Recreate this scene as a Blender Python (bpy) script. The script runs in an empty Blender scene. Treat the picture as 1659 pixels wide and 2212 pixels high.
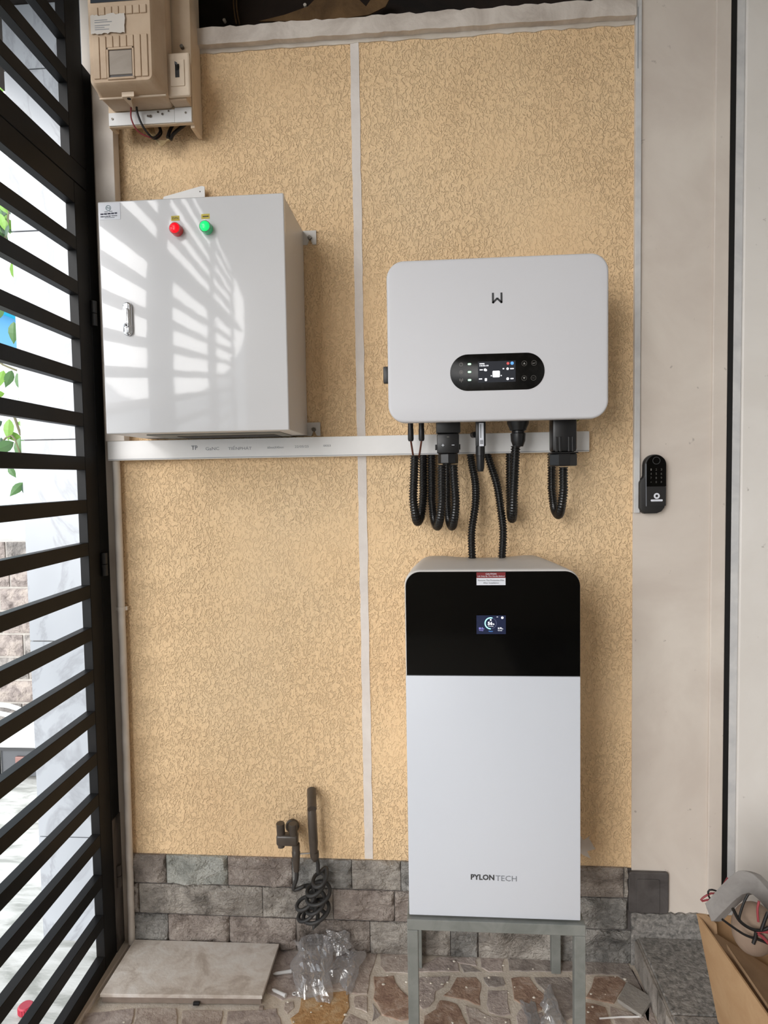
import bpy, bmesh, math, random
from mathutils import Vector, Matrix, noise

random.seed(7)
SC = bpy.context.scene
COL = SC.collection
R = math.radians

# ------------------------------------------------------------------ camera
CAM = Vector((0.0, -1.9, 1.43))
YAW, PITCH, ROLL = 0.07714, 0.0533, -0.01633
FPX, IW, IH = 1420.0, 1659.0, 2212.0
_f = Vector((-math.sin(YAW) * math.cos(PITCH), math.cos(YAW) * math.cos(PITCH), -math.sin(PITCH)))
_r0 = Vector((math.cos(YAW), math.sin(YAW), 0.0))
_u0 = _r0.cross(_f)
_r = math.cos(ROLL) * _r0 + math.sin(ROLL) * _u0
_u = -math.sin(ROLL) * _r0 + math.cos(ROLL) * _u0
cam_data = bpy.data.cameras.new('camera')
cam = bpy.data.objects.new('camera', cam_data)
COL.objects.link(cam)
_m = Matrix((( _r.x, _u.x, -_f.x, CAM.x), (_r.y, _u.y, -_f.y, CAM.y), (_r.z, _u.z, -_f.z, CAM.z), (0, 0, 0, 1)))
cam.matrix_world = _m
cam_data.sensor_fit = 'VERTICAL'
cam_data.sensor_height = 36.0
cam_data.lens = FPX / IH * 36.0
cam_data.clip_start = 0.02
cam_data.clip_end = 200
SC.camera = cam

# ------------------------------------------------------------------ world, light, exposure
world = bpy.data.worlds.new('overcast_sky')
SC.world = world
world.use_nodes = True
wn = world.node_tree
bg = wn.nodes['Background']
bg.inputs['Color'].default_value = (0.88, 0.94, 1.0, 1)
bg.inputs['Strength'].default_value = 0.95

sun_d = bpy.data.lights.new('hazy_sun', 'SUN')
sun_d.energy = 1.75
sun_d.angle = R(42)
sun_d.color = (1.0, 0.97, 0.94)
sun = bpy.data.objects.new('hazy_sun', sun_d)
COL.objects.link(sun)
sun.rotation_euler = Vector((0.44, 0.85, -0.29)).to_track_quat('-Z', 'Y').to_euler()

SC.view_settings.view_transform = 'Standard'
SC.view_settings.look = 'None'
SC.view_settings.gamma = 1.0
SC.view_settings.use_curve_mapping = False
SC.view_settings.exposure = 1.2

# ------------------------------------------------------------------ layout helpers
def _ray(px, py):
    return _f + (px - IW / 2) / FPX * _r - (py - IH / 2) / FPX * _u

def at(px, py, y=0.0):
    """the point of the vertical plane at depth y (0 = the stucco wall) behind a pixel"""
    d = _ray(px, py)
    return CAM + d * ((y - CAM.y) / d.y)

def on_floor(px, py, z=0.0):
    d = _ray(px, py)
    return CAM + d * ((z - CAM.z) / d.z)

def lin(h):
    h = h.lstrip('#')
    c = [int(h[i:i + 2], 16) / 255 for i in (0, 2, 4)]
    return tuple(((v + 0.055) / 1.055) ** 2.4 if v > 0.04045 else v / 12.92 for v in c) + (1,)

# ------------------------------------------------------------------ materials
M = {}
def new_mat(name):
    m = bpy.data.materials.new(name)
    m.use_nodes = True
    M[name] = m
    return m, m.node_tree, m.node_tree.nodes['Principled BSDF']

def mat(name, col, rough=0.5, metal=0.0, spec=0.5, coat=0.0, emit=None, es=0.0):
    m, nt, b = new_mat(name)
    b.inputs['Base Color'].default_value = lin(col)
    b.inputs['Roughness'].default_value = rough
    b.inputs['Metallic'].default_value = metal
    b.inputs['Specular IOR Level'].default_value = spec
    b.inputs['Coat Weight'].default_value = coat
    b.inputs['Coat Roughness'].default_value = 0.06
    if emit:
        b.inputs['Emission Color'].default_value = lin(emit)
        b.inputs['Emission Strength'].default_value = es
    return m

def pos(nt, scale=(1, 1, 1)):
    g = nt.nodes.new('ShaderNodeNewGeometry')
    v = nt.nodes.new('ShaderNodeVectorMath'); v.operation = 'MULTIPLY'
    v.inputs[1].default_value = scale
    nt.links.new(g.outputs['Position'], v.inputs[0])
    return v.outputs[0]

def tex_noise(nt, vec, scale, detail=3, rough=0.5, dist=0.0):
    n = nt.nodes.new('ShaderNodeTexNoise')
    n.inputs['Scale'].default_value = scale
    n.inputs['Detail'].default_value = detail
    n.inputs['Roughness'].default_value = rough
    n.inputs['Distortion'].default_value = dist
    nt.links.new(vec, n.inputs['Vector'])
    return n.outputs['Fac']

def ramp(nt, fac, stops):
    r = nt.nodes.new('ShaderNodeValToRGB')
    e = r.color_ramp.elements
    while len(e) < len(stops):
        e.new(0.5)
    for el, (p, c) in zip(e, stops):
        el.position = p
        el.color = lin(c) if isinstance(c, str) else (c, c, c, 1)
    nt.links.new(fac, r.inputs[0])
    return r.outputs[0]

def mixc(nt, fac, a, b, mode='MIX'):
    x = nt.nodes.new('ShaderNodeMix'); x.data_type = 'RGBA'; x.blend_type = mode
    for s, v in ((x.inputs[0], fac), (x.inputs[6], a), (x.inputs[7], b)):
        if isinstance(v, (int, float)):
            s.default_value = v
        elif isinstance(v, tuple):
            s.default_value = v
        else:
            nt.links.new(v, s)
    return x.outputs[2]

def bump(nt, b, h, strength=0.3, dist=0.01):
    n = nt.nodes.new('ShaderNodeBump')
    n.inputs['Strength'].default_value = strength
    n.inputs['Distance'].default_value = dist
    nt.links.new(h, n.inputs['Height'])
    nt.links.new(n.outputs[0], b.inputs['Normal'])

def speckled(name, c1, c2, scale=8, rough=0.7, bs=0.2, bd=0.004, c3=None, fine=120, detail=5, vs=(1, 1, 1), spec=0.4, lo=0.35, hi=0.65):
    """two or three tones mottled by noise, with a fine relief"""
    m, nt, b = new_mat(name)
    p = pos(nt, vs)
    f = tex_noise(nt, p, scale, detail, 0.6, 0.6)
    st = [(lo, c1), (hi, c2)] if c3 is None else [(lo, c1), ((lo + hi) / 2, c2), (hi, c3)]
    c = ramp(nt, f, st)
    nt.links.new(c, b.inputs['Base Color'])
    b.inputs['Roughness'].default_value = rough
    b.inputs['Specular IOR Level'].default_value = spec
    h = tex_noise(nt, p, fine, 4, 0.6, 0.3)
    bump(nt, b, h, bs, bd)
    return m

# stucco: worm-like trowelled relief, pale ochre paint
m, nt, b = new_mat('stucco')
p = pos(nt, (1, 1, 0.72))
hn = tex_noise(nt, p, 92, 1.5, 0.5, 1.6)
plate_ = ramp(nt, hn, [(0.40, 0.0), (0.47, 0.75), (0.56, 1.0)])
hf = tex_noise(nt, p, 150, 2, 0.5, 0.8)
hgt = mixc(nt, 0.2, plate_, ramp(nt, hf, [(0.38, 0.0), (0.58, 1.0)]))
smooth = ramp(nt, tex_noise(nt, pos(nt), 2.2, 2), [(0.36, 0.45), (0.5, 1.0)])
hgt = mixc(nt, 1.0, hgt, smooth, 'MULTIPLY')
bump(nt, b, hgt, 0.9, 0.0037)
big = tex_noise(nt, pos(nt), 1.6, 4, 0.55)
c = ramp(nt, big, [(0.3, '#EAC79B'), (0.5, '#F0CFA3'), (0.7, '#EFD1A8')])
spots = ramp(nt, tex_noise(nt, pos(nt), 26, 3, 0.6), [(0.70, 0.0), (0.76, 0.5)])
c = mixc(nt, spots, c, lin('#CDAF80'))
crease_shade = ramp(nt, hn, [(0.38, 0.95), (0.46, 1.0)])  # shade in the creases of the relief, painted into the wall colour
c = mixc(nt, 1.0, c, crease_shade, 'MULTIPLY')
nt.links.new(c, b.inputs['Base Color'])
b.inputs['Roughness'].default_value = 0.75

speckled('plaster', '#CFC4BA', '#DDD4CA', 3, 0.6, 0.12, 0.004, fine=35)
speckled('plaster_dirty', '#BDB2A4', '#DAD2C8', 7, 0.65, 0.2, 0.004, fine=40)
speckled('joint_paint', '#DAD2CC', '#E6DFD9', 9, 0.6, 0.3, 0.004, fine=60)
speckled('ledge_paint', '#B9AEA4', '#DCD3CA', 9, 0.6, 0.4, 0.006, fine=45)
speckled('door_paint', '#E0DBD5', '#E9E5E0', 2, 0.4, 0.05, 0.003)
speckled('pvc', '#E4E3E2', '#ECEBEA', 5, 0.35, 0.02, 0.002, spec=0.5)
speckled('pvc_aged', '#D3C9BF', '#E0D8CF', 7, 0.45, 0.05, 0.002)
speckled('grey_trunk', '#C3C3C4', '#D6D5D4', 12, 0.4, 0.05, 0.002)
speckled('beige_plastic', '#B89F85', '#CDB79E', 6, 0.55, 0.1, 0.002, fine=200)
speckled('beige_plastic_light', '#D3C0AA', '#E2D2BE', 6, 0.5, 0.08, 0.002, fine=200)
speckled('window_film', '#8F8478', '#A2968A', 12, 0.4, 0.1, 0.002)
speckled('board_wood', '#CDB69A', '#DDC9B0', 5, 0.6, 0.1, 0.002)
speckled('black_steel', '#08090A', '#0E0E0F', 5, 0.45, 0.04, 0.002, fine=60, c3='#141211', spec=0.15)
speckled('dusty_steel', '#2A2624', '#57504B', 9, 0.7, 0.15, 0.003, c3='#6A635E', vs=(1, 1, 0.4))
speckled('grey_steel', '#70736F', '#81837F', 18, 0.5, 0.06, 0.002, fine=150)
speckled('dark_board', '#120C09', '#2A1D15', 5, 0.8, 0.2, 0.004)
speckled('brown_paper', '#5B452C', '#7C6040', 12, 0.8, 0.4, 0.006)
speckled('grout', '#CFC2B2', '#E2D8CB', 25, 0.85, 0.5, 0.004, fine=160)
ST = [('#4A433D', '#857B73', '#B0A69D'), ('#73756F', '#A3A49D', '#C2C2BB'), ('#655A53', '#978B83', '#B8ADA4'),
      ('#57534E', '#989189', '#BFB8AF'), ('#4A4947', '#83817D', '#B0ADA8')]
for i, (a, c_, d) in enumerate(ST):
    speckled('slate_%d' % i, a, c_, 11, 0.75, 1.0, 0.016, c3=d, fine=80, vs=(1, 1, 1.5), detail=9, lo=0.26, hi=0.66)
FL = [('#9A8D87', '#B4A69F', '#C6BAB3'), ('#8C7062', '#A88C79', '#BEA99B'), ('#A19187', '#B9AAA0', '#C9BEB5'),
      ('#A67C50', '#BE9668', '#C9AD89'), ('#857C77', '#A0968F', '#B3A9A2')]
for i, (a, c_, d) in enumerate(FL):
    speckled('flag_%d' % i, a, c_, 30, 0.75, 0.6, 0.006, c3=d, fine=110, detail=6)
speckled('granite', '#575654', '#85827E', 70, 0.75, 0.6, 0.006, c3='#A5A19C', fine=150, detail=3, lo=0.3, hi=0.7)
speckled('concrete', '#8B8680', '#A7A19A', 9, 0.8, 0.4, 0.004)
speckled('cement_dark', '#67625C', '#8E8780', 16, 0.85, 0.6, 0.006, c3='#A39C94', detail=7)
speckled('floor_tile', '#C6BAAF', '#DED5CC', 16, 0.6, 0.3, 0.003, c3='#E9E4DE', fine=70, detail=7)
speckled('tile_edge', '#8A7C72', '#9C8D82', 20, 0.8, 0.2, 0.003)
speckled('plate_dark', '#4A4645', '#5C5857', 14, 0.5, 0.15, 0.003)
speckled('dark_metal', '#3F3832', '#524941', 14, 0.3, 0.05, 0.002, spec=0.6)
speckled('hose_rubber', '#2E2D2D', '#3C3B3A', 20, 0.5, 0.05, 0.002)
speckled('cardboard', '#B08C66', '#BC9A74', 9, 0.8, 0.15, 0.003, vs=(1, 1, 1))
speckled('taupe_paper', '#7D6A5B', '#8F7B6B', 9, 0.85, 0.15, 0.003)
speckled('cardboard_in', '#8C7053', '#9C7F61', 9, 0.85, 0.15, 0.003)
speckled('foam', '#8C8885', '#9A9693', 30, 0.85, 0.2, 0.002)
speckled('offwhite_crumb', '#D8CFC0', '#F0E9DE', 60, 0.8, 0.2, 0.002)
speckled('white_building', '#E8EAEA', '#F2F4F4', 2, 0.8, 0.1, 0.003)
speckled('ground_marble', '#9FA09A', '#C4C4BF', 9, 0.6, 0.2, 0.004, c3='#D4D4D0', vs=(0.45, 1.6, 1), lo=0.38, hi=0.6)
speckled('rear_paint', '#A59A8C', '#B3A899', 2, 0.8, 0.05, 0.003)
speckled('out_stone_0', '#5E5A58', '#86817D', 12, 0.8, 0.9, 0.03, c3='#A39D98', fine=25)
speckled('out_stone_1', '#6C6360', '#958B86', 12, 0.8, 0.9, 0.03, c3='#AFA49C', fine=25)
speckled('out_mortar', '#A9A49E', '#B8B3AD', 20, 0.9, 0.2, 0.004)

# specks of dirt on the pier plaster and the door
for nm in ('plaster', 'door_paint'):
    nt = M[nm].node_tree; b = nt.nodes['Principled BSDF']
    old = b.inputs['Base Color'].links[0].from_socket
    sp_ = ramp(nt, tex_noise(nt, pos(nt), 34, 3, 0.55), [(0.705, 0.0), (0.76, 0.55)])
    nt.links.new(mixc(nt, sp_, old, lin('#8A8078')), b.inputs['Base Color'])

# white marble with grey veins
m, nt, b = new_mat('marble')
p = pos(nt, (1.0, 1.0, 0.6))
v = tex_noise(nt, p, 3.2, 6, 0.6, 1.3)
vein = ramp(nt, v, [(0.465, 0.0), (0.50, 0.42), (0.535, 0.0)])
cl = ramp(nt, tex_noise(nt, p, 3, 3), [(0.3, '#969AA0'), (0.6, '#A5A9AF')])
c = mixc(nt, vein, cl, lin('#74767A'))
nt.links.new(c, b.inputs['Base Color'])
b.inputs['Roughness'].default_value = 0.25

mat('white_enamel', '#D9D9DB', 0.3, 0, 0.35, coat=0.6)
M['white_enamel'].node_tree.nodes['Principled BSDF'].inputs['Coat IOR'].default_value = 1.5
_en = M['white_enamel'].node_tree
bump(_en, _en.nodes['Principled BSDF'], tex_noise(_en, pos(_en), 55, 2, 0.5), 0.04, 0.002)
_b = _en.nodes['Principled BSDF']
_cb = _en.nodes.new('ShaderNodeBump'); _cb.inputs['Strength'].default_value = 0.05; _cb.inputs['Distance'].default_value = 0.002
_en.links.new(tex_noise(_en, pos(_en), 40, 2, 0.5), _cb.inputs['Height']); _en.links.new(_cb.outputs[0], _b.inputs['Coat Normal'])
mat('enamel_side', '#CFCBC7', 0.35, 0, 0.5)
mat('white_plastic', '#D5D5D9', 0.45, 0, 0.35)
mat('white_battery', '#CFD3DB', 0.4, 0, 0.35)
mat('cream_shell', '#DEDAD6', 0.5, 0, 0.3)
mat('black_glass', '#030303', 0.08, 0, 0.25)
speckled('smudged_glass', '#060606', '#1A1918', 60, 0.3, 0.0, 0.001, spec=0.3, lo=0.45, hi=0.75)
mat('black_plastic', '#131315', 0.38, 0, 0.5)
mat('black_rubber', '#09090A', 0.28, 0, 0.6)
mat('lock_body', '#242323', 0.5, 0, 0.4)
mat('chrome', '#D8D9DC', 0.18, 1.0)
mat('screw_steel', '#6B655E', 0.4, 1.0)
mat('ink_dark', '#3C3D3F', 0.6)
mat('ink_grey', '#7B7F86', 0.6)
mat('ink_faint', '#8E9296', 0.6)
mat('ink_blue', '#2E3044', 0.6)
mat('ink_teal', '#54747B', 0.6)
mat('sticker_white', '#DDE0E8', 0.5)
mat('sticker_red', '#7A1E22', 0.5)
mat('sticker_yellow', '#CDB83A', 0.5)
mat('paper_label', '#CFC8C0', 0.7)
mat('red_lens', '#E01020', 0.2, emit='#FF0A24', es=0.30)
mat('red_ring', '#E04A50', 0.25)
mat('bezel_red', '#8A0E16', 0.3)
mat('bezel_green', '#0E5A30', 0.3)
mat('green_lens', '#20D878', 0.2, emit='#18F07C', es=0.30)
mat('green_ring', '#58D89A', 0.25)
mat('led_green', '#C8FFD8', 0.4, emit='#B8FFCF', es=0.5)
mat('screen_grey', '#22242A', 0.3, emit='#23262C', es=0.25)
mat('screen_navy', '#10162A', 0.3, emit='#131C38', es=0.35)
mat('glow_white', '#F4F6FA', 0.5, emit='#F4F6FF', es=0.42)
mat('glow_cyan', '#A8F4F4', 0.5, emit='#9CF6F4', es=0.40)
mat('glow_violet', '#A8A4F0', 0.5, emit='#A09CF4', es=0.3)
mat('glow_blue', '#5C9CE0', 0.5, emit='#5A9CF0', es=0.3)
mat('glow_red', '#C05050', 0.5, emit='#C85050', es=0.25)
mat('ring_dim', '#3A405C', 0.5, emit='#363C58', es=0.2)
mat('icon_grey', '#8E8C88', 0.6)
mat('icon_dim', '#55534F', 0.6)
mat('wire_brown', '#5A3020', 0.5)
mat('wire_black', '#161414', 0.5)
mat('wire_red', '#8E3A40', 0.5)
mat('wire_yellow', '#B9A27A', 0.55)
mat('wire_green', '#8A8A3A', 0.5)
mat('gap_black', '#050506', 0.6)
mat('blue_paint', '#3FB4D8', 0.6)
mat('blue_shutter', '#5E9FC8', 0.6)
mat('blue_roof', '#20B7D2', 0.5)
mat('leaf_light', '#6F9A3A', 0.5)
mat('leaf_mid', '#4F7444', 0.5)
mat('leaf_dark', '#3B5640', 0.5)
mat('stem', '#6E6A50', 0.7)
mat('cap_red', '#A82A3E', 0.45)
mat('white_strip', '#DCDCDC', 0.5)
mat('tank_glass', '#5A5C60', 0.2)
mat('pink_plastic', '#8A6660', 0.5)
mat('meter_glass', '#3C4046', 0.15)

# clear crumpled film
m, nt, b = new_mat('clear_film')
nt.nodes.remove(b)
out = nt.nodes['Material Output']
tr = nt.nodes.new('ShaderNodeBsdfTransparent'); tr.inputs[0].default_value = (0.96, 0.96, 0.97, 1)
gl = nt.nodes.new('ShaderNodeBsdfGlossy'); gl.inputs['Roughness'].default_value = 0.12
di = nt.nodes.new('ShaderNodeBsdfTranslucent'); di.inputs[0].default_value = (0.9, 0.9, 0.92, 1)
df = nt.nodes.new('ShaderNodeBsdfDiffuse'); df.inputs[0].default_value = (0.9, 0.9, 0.92, 1)
lw = nt.nodes.new('ShaderNodeLayerWeight'); lw.inputs[0].default_value = 0.35
a1 = nt.nodes.new('ShaderNodeMixShader'); a1.inputs[0].default_value = 0.5
nt.links.new(di.outputs[0], a1.inputs[1]); nt.links.new(df.outputs[0], a1.inputs[2])
a2 = nt.nodes.new('ShaderNodeMixShader'); a2.inputs[0].default_value = 0.62
nt.links.new(a1.outputs[0], a2.inputs[1]); nt.links.new(gl.outputs[0], a2.inputs[2])
mr = nt.nodes.new('ShaderNodeMapRange')
mr.inputs[1].default_value = 0.0; mr.inputs[2].default_value = 1.0; mr.inputs[3].default_value = 0.24; mr.inputs[4].default_value = 0.9
nt.links.new(lw.outputs['Facing'], mr.inputs[0])
a3 = nt.nodes.new('ShaderNodeMixShader')
nt.links.new(mr.outputs[0], a3.inputs[0]); nt.links.new(tr.outputs[0], a3.inputs[1]); nt.links.new(a2.outputs[0], a3.inputs[2])
nt.links.new(a3.outputs[0], out.inputs[0])
fb = nt.nodes.new('ShaderNodeBump'); fb.inputs['Strength'].default_value = 0.5; fb.inputs['Distance'].default_value = 0.004
nt.links.new(tex_noise(nt, pos(nt), 60, 3), fb.inputs['Height'])
nt.links.new(fb.outputs[0], gl.inputs['Normal'])

# ------------------------------------------------------------------ mesh helpers
class MB:
    """collects shapes (world coordinates) for ONE mesh object"""
    def __init__(s):
        s.bm = bmesh.new()
    def box(s, x0, x1, y0, y1, z0, z1, bev=0.0, seg=2):
        t = bmesh.new()
        bmesh.ops.create_cube(t, size=1)
        for v in t.verts:
            v.co = Vector(((x0 + x1) / 2 + v.co.x * (x1 - x0), (y0 + y1) / 2 + v.co.y * (y1 - y0), (z0 + z1) / 2 + v.co.z * (z1 - z0)))
        if bev:
            bmesh.ops.bevel(t, geom=t.edges[:], offset=bev, segments=seg, affect='EDGES', profile=0.5)
        s.merge(t); return s
    def merge(s, t):
        me = bpy.data.meshes.new('t'); t.to_mesh(me); t.free()
        s.bm.from_mesh(me); bpy.data.meshes.remove(me)
    def prism(s, pts, vec, bev=0.0, seg=2):
        """polygon (3-D points) swept along vec"""
        t = bmesh.new()
        vec = Vector(vec)
        a = [t.verts.new(Vector(p)) for p in pts]
        b_ = [t.verts.new(Vector(p) + vec) for p in pts]
        n = len(pts)
        t.faces.new(a); t.faces.new(list(reversed(b_)))
        for i in range(n):
            t.faces.new((a[i], b_[i], b_[(i + 1) % n], a[(i + 1) % n]))
        bmesh.ops.recalc_face_normals(t, faces=t.faces[:])
        if bev:
            cap = [e for e in t.edges if all(v in a for v in e.verts) or all(v in b_ for v in e.verts)]
            bmesh.ops.bevel(t, geom=cap, offset=bev, segments=seg, affect='EDGES', profile=0.5)
        s.merge(t); return s
    def tube(s, pts, r, n=10, cap=True):
        """round tube along points; r is a number or one radius per point"""
        pts = [Vector(p) for p in pts]
        t = bmesh.new(); rings = []
        up = None
        for i, p_ in enumerate(pts):
            d = (pts[min(i + 1, len(pts) - 1)] - pts[max(i - 1, 0)])
            if d.length < 1e-9: d = Vector((0, 0, 1))
            d.normalize()
            if up is None:
                up = d.orthogonal().normalized()
            else:
                up = (up - d * up.dot(d))
                up = up.normalized() if up.length > 1e-6 else d.orthogonal().normalized()
            sd = d.cross(up)
            rr = r[i] if isinstance(r, (list, tuple)) else r
            rings.append([t.verts.new(p_ + rr * (math.cos(2 * math.pi * k / n) * up + math.sin(2 * math.pi * k / n) * sd)) for k in range(n)])
        for a, b_ in zip(rings, rings[1:]):
            for k in range(n):
                t.faces.new((a[k], a[(k + 1) % n], b_[(k + 1) % n], b_[k]))
        if cap:
            t.faces.new(list(reversed(rings[0]))); t.faces.new(rings[-1])
        bmesh.ops.recalc_face_normals(t, faces=t.faces[:])
        s.merge(t); return s
    def cyl(s, p0, p1, r, n=24, bev=0.0):
        p0, p1 = Vector(p0), Vector(p1)
        if bev:
            d = (p1 - p0).normalized()
            return s.tube([p0, p0 + d * 1e-5, p1 - d * bev, p1], [r - bev * .2, r, r, r - bev], n)
        return s.tube([p0, p1], r, n)
    def disc(s, c, r, r0=0.0, n=28, a0=0, a1=360, nrm=-1, d=0.0):
        """flat disc or ring arc facing -y with a hair of thickness"""
        t = bmesh.new(); c = Vector(c)
        st = max(3, int(n * abs(a1 - a0) / 360))
        o, i_ = [], []
        for k in range(st + 1):
            a = R(a0 + (a1 - a0) * k / st)
            o.append(c + Vector((r * math.cos(a), 0, r * math.sin(a))))
            i_.append(c + Vector((r0 * math.cos(a), 0, r0 * math.sin(a))))
        if r0 <= 0:
            s.prism(o[:-1] if abs(a1 - a0) >= 360 else o, (0, max(d, .0004), 0))
        else:
            t2 = bmesh.new()
            dd = Vector((0, max(d, .0004), 0))
            for k in range(st):
                q = [o[k], o[k + 1], i_[k + 1], i_[k]]
                v = [t2.verts.new(x) for x in q] + [t2.verts.new(x + dd) for x in q]
                for f in ((0, 1, 2, 3), (7, 6, 5, 4), (0, 4, 5, 1), (1, 5, 6, 2), (2, 6, 7, 3), (3, 7, 4, 0)):
                    t2.faces.new([v[j] for j in f])
            bmesh.ops.remove_doubles(t2, verts=t2.verts[:], dist=1e-6)
            bmesh.ops.recalc_face_normals(t2, faces=t2.faces[:])
            s.merge(t2)
        t.free(); return s
    def build(s, name, material, parent=None, smooth=None, origin=None):
        me = bpy.data.meshes.new(name)
        if smooth is not None:
            for f in s.bm.faces: f.smooth = True
            for e in s.bm.edges:
                if len(e.link_faces) == 2 and e.calc_face_angle(0) > R(smooth):
                    e.smooth = False
        bm_origin = ROOT.get(root_of(parent).name) if parent else None
        if bm_origin is None:
            if origin is None:
                xs = [v.co for v in s.bm.verts]
                origin = Vector(((min(v.x for v in xs) + max(v.x for v in xs)) / 2, (min(v.y for v in xs) + max(v.y for v in xs)) / 2, min(v.z for v in xs)))
            bm_origin = Vector(origin)
        bmesh.ops.translate(s.bm, verts=s.bm.verts[:], vec=-bm_origin)
        s.bm.to_mesh(me); s.bm.free()
        me.materials.append(M[material])
        o = bpy.data.objects.new(name, me)
        COL.objects.link(o)
        if parent:
            o.parent = parent
        else:
            o.location = bm_origin
            ROOT[o.name] = bm_origin
        return o

ROOT = {}
def root_of(o):
    while o.parent: o = o.parent
    return o

def thing(name, label, cat, loc, group=None):
    o = bpy.data.objects.new(name, None)
    COL.objects.link(o)
    o.empty_display_size = 0.05
    o.location = Vector(loc)
    ROOT[o.name] = Vector(loc)
    o['label'] = label; o['category'] = cat
    if group: o['group'] = group
    return o

def tag(o, label, cat, group=None):
    o['label'] = label; o['category'] = cat
    if group: o['group'] = group
    return o

def struct(o, label=None):
    o['kind'] = 'structure'
    if label: o['label'] = label
    return o

def copy_tree(o, parent=None):
    c_ = o.copy(); COL.objects.link(c_)
    if parent: c_.parent = parent
    for ch in list(o.children): copy_tree(ch, c_)
    return c_

def rrect(x0, x1, z0, z1, r, y, n=6):
    pts = []
    for cx, cz, a0 in ((x1 - r, z1 - r, 0), (x0 + r, z1 - r, 90), (x0 + r, z0 + r, 180), (x1 - r, z0 + r, 270)):
        for k in range(n + 1):
            a = R(a0 + 90 * k / n)
            pts.append(Vector((cx + r * math.cos(a), y, cz + r * math.sin(a))))
    return pts

def smooth_path(pts, step=0.004):
    """Catmull-Rom through the points, evenly resampled"""
    P = [Vector(p_) for p_ in pts]
    P = [P[0] * 2 - P[1]] + P + [P[-1] * 2 - P[-2]]
    fine = []
    for i in range(1, len(P) - 2):
        for k in range(24):
            t = k / 24
            a, b_, c_, d = P[i - 1:i + 3]
            fine.append(0.5 * ((2 * b_) + (c_ - a) * t + (2 * a - 5 * b_ + 4 * c_ - d) * t * t + (3 * b_ - a - 3 * c_ + d) * t ** 3))
    fine.append(P[-2])
    out = [fine[0]]; acc = 0.0
    for a, b_ in zip(fine, fine[1:]):
        L = (b_ - a).length
        while acc + L >= step and L > 1e-12:
            t = (step - acc) / L
            a = a.lerp(b_, t); out.append(a); L = (b_ - a).length; acc = 0.0
        acc += L
    out.append(fine[-1])
    return out

def wire(name, pts, r, material, parent=None, step=0.006, n=8):
    return MB().tube(smooth_path(pts, step), r, n).build(name, material, parent, smooth=60)

def lettering(txt, cx, cz, y, width, height, material, parent, name='lettering', bold=0.0, rot=0.0):
    """flat print facing -y, fitted into width x height (metres), centred on cx, cz"""
    cu = bpy.data.curves.new('t', 'FONT')
    cu.body = txt; cu.size = 1; cu.offset = bold; cu.resolution_u = 2
    cu.fill_mode = 'FRONT'
    ob = bpy.data.objects.new('t', cu)
    COL.objects.link(ob)
    dg = bpy.context.evaluated_depsgraph_get()
    me = bpy.data.meshes.new_from_object(ob.evaluated_get(dg))
    bpy.data.objects.remove(ob); bpy.data.curves.remove(cu)
    xs = [v.co.x for v in me.vertices]; ys = [v.co.y for v in me.vertices]
    x0, x1, y0, y1 = min(xs), max(xs), min(ys), max(ys)
    base = ROOT[root_of(parent).name]
    for v in me.vertices:
        lx = ((v.co.x - x0) / (x1 - x0) - 0.5) * width
        lz = ((v.co.y - y0) / (y1 - y0) - 0.5) * height
        ca, sa = math.cos(rot), math.sin(rot)
        v.co = Vector((cx + lx * ca - lz * sa, y, cz + lx * sa + lz * ca)) - base
    me.name = name
    me.materials.clear(); me.materials.append(M[material])
    o = bpy.data.objects.new(name, me); COL.objects.link(o); o.parent = parent
    return o

def plate(name, x0, x1, z0, z1, y, material, parent, r=0.0, d=0.0006, bev=0.0):
    b_ = MB()
    if r: b_.prism(rrect(x0, x1, z0, z1, r, y), (0, d, 0), bev)
    else: b_.box(x0, x1, y, y + d, z0, z1, bev)
    return b_.build(name, material, parent)

# =================================================================== THE SETTING
XW = 0.556      # where the ochre wall ends and the plaster pier begins
o = struct(MB().box(-1.0, XW, 0, 0.2, 0, 2.66).build('wall_back', 'stucco', origin=(0, 0, 0)), 'ochre stucco wall with worm-like relief')
WALL = o

pp = [at(1240 + 24 * math.cos(R(a)) * (1 + .5 * math.sin(a * 1.7)) + 18, 1828 + 22 * math.sin(R(a)) * (1 + .4 * math.cos(a * 2.3)), -.0006) for a in range(0, 360, 20)]
MB().prism(pp, (0, .002, 0)).build('plaster_patch', 'plaster', WALL)
# painted joint with ragged edges
def strip_z(x0, x1, z0, z1, y, jit, n=60):
    L = [Vector((x0 + random.uniform(-jit, jit), y, z0 + (z1 - z0) * k / n)) for k in range(n + 1)]
    Rr = [Vector((x1 + random.uniform(-jit, jit), y, z0 + (z1 - z0) * k / n)) for k in range(n, -1, -1)]
    return L + Rr
tr = MB().prism(strip_z(-0.221, -0.1965, 0.29, 2.655, -0.002, 0.0012), (0, 0.004, 0)).build('trim_1', 'joint_paint')
struct(tr, 'white painted vertical joint between two stucco panels')
# beige edge strip beside the gate
struct(MB().box(-1.0, -0.944, -0.008, 0.02, 0.0, 2.9, 0.002).build('trim_2', 'plaster'), 'beige plaster edge strip beside the gate post')
# rough ledge on top of the wall
n = 70
pts = [Vector((-0.66 + 1.215 * k / n, -0.024, 2.655 + random.uniform(-.0015, .0015))) for k in range(n + 1)]
pts += [Vector((-0.66 + 1.215 * k / n, -0.024, 2.700 + random.uniform(-.003, .003))) for k in range(n, -1, -1)]
struct(MB().prism(pts, (0, 0.22, 0)).build('trim_3', 'ledge_paint'), 'rough whitewashed ledge along the top of the wall')
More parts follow.
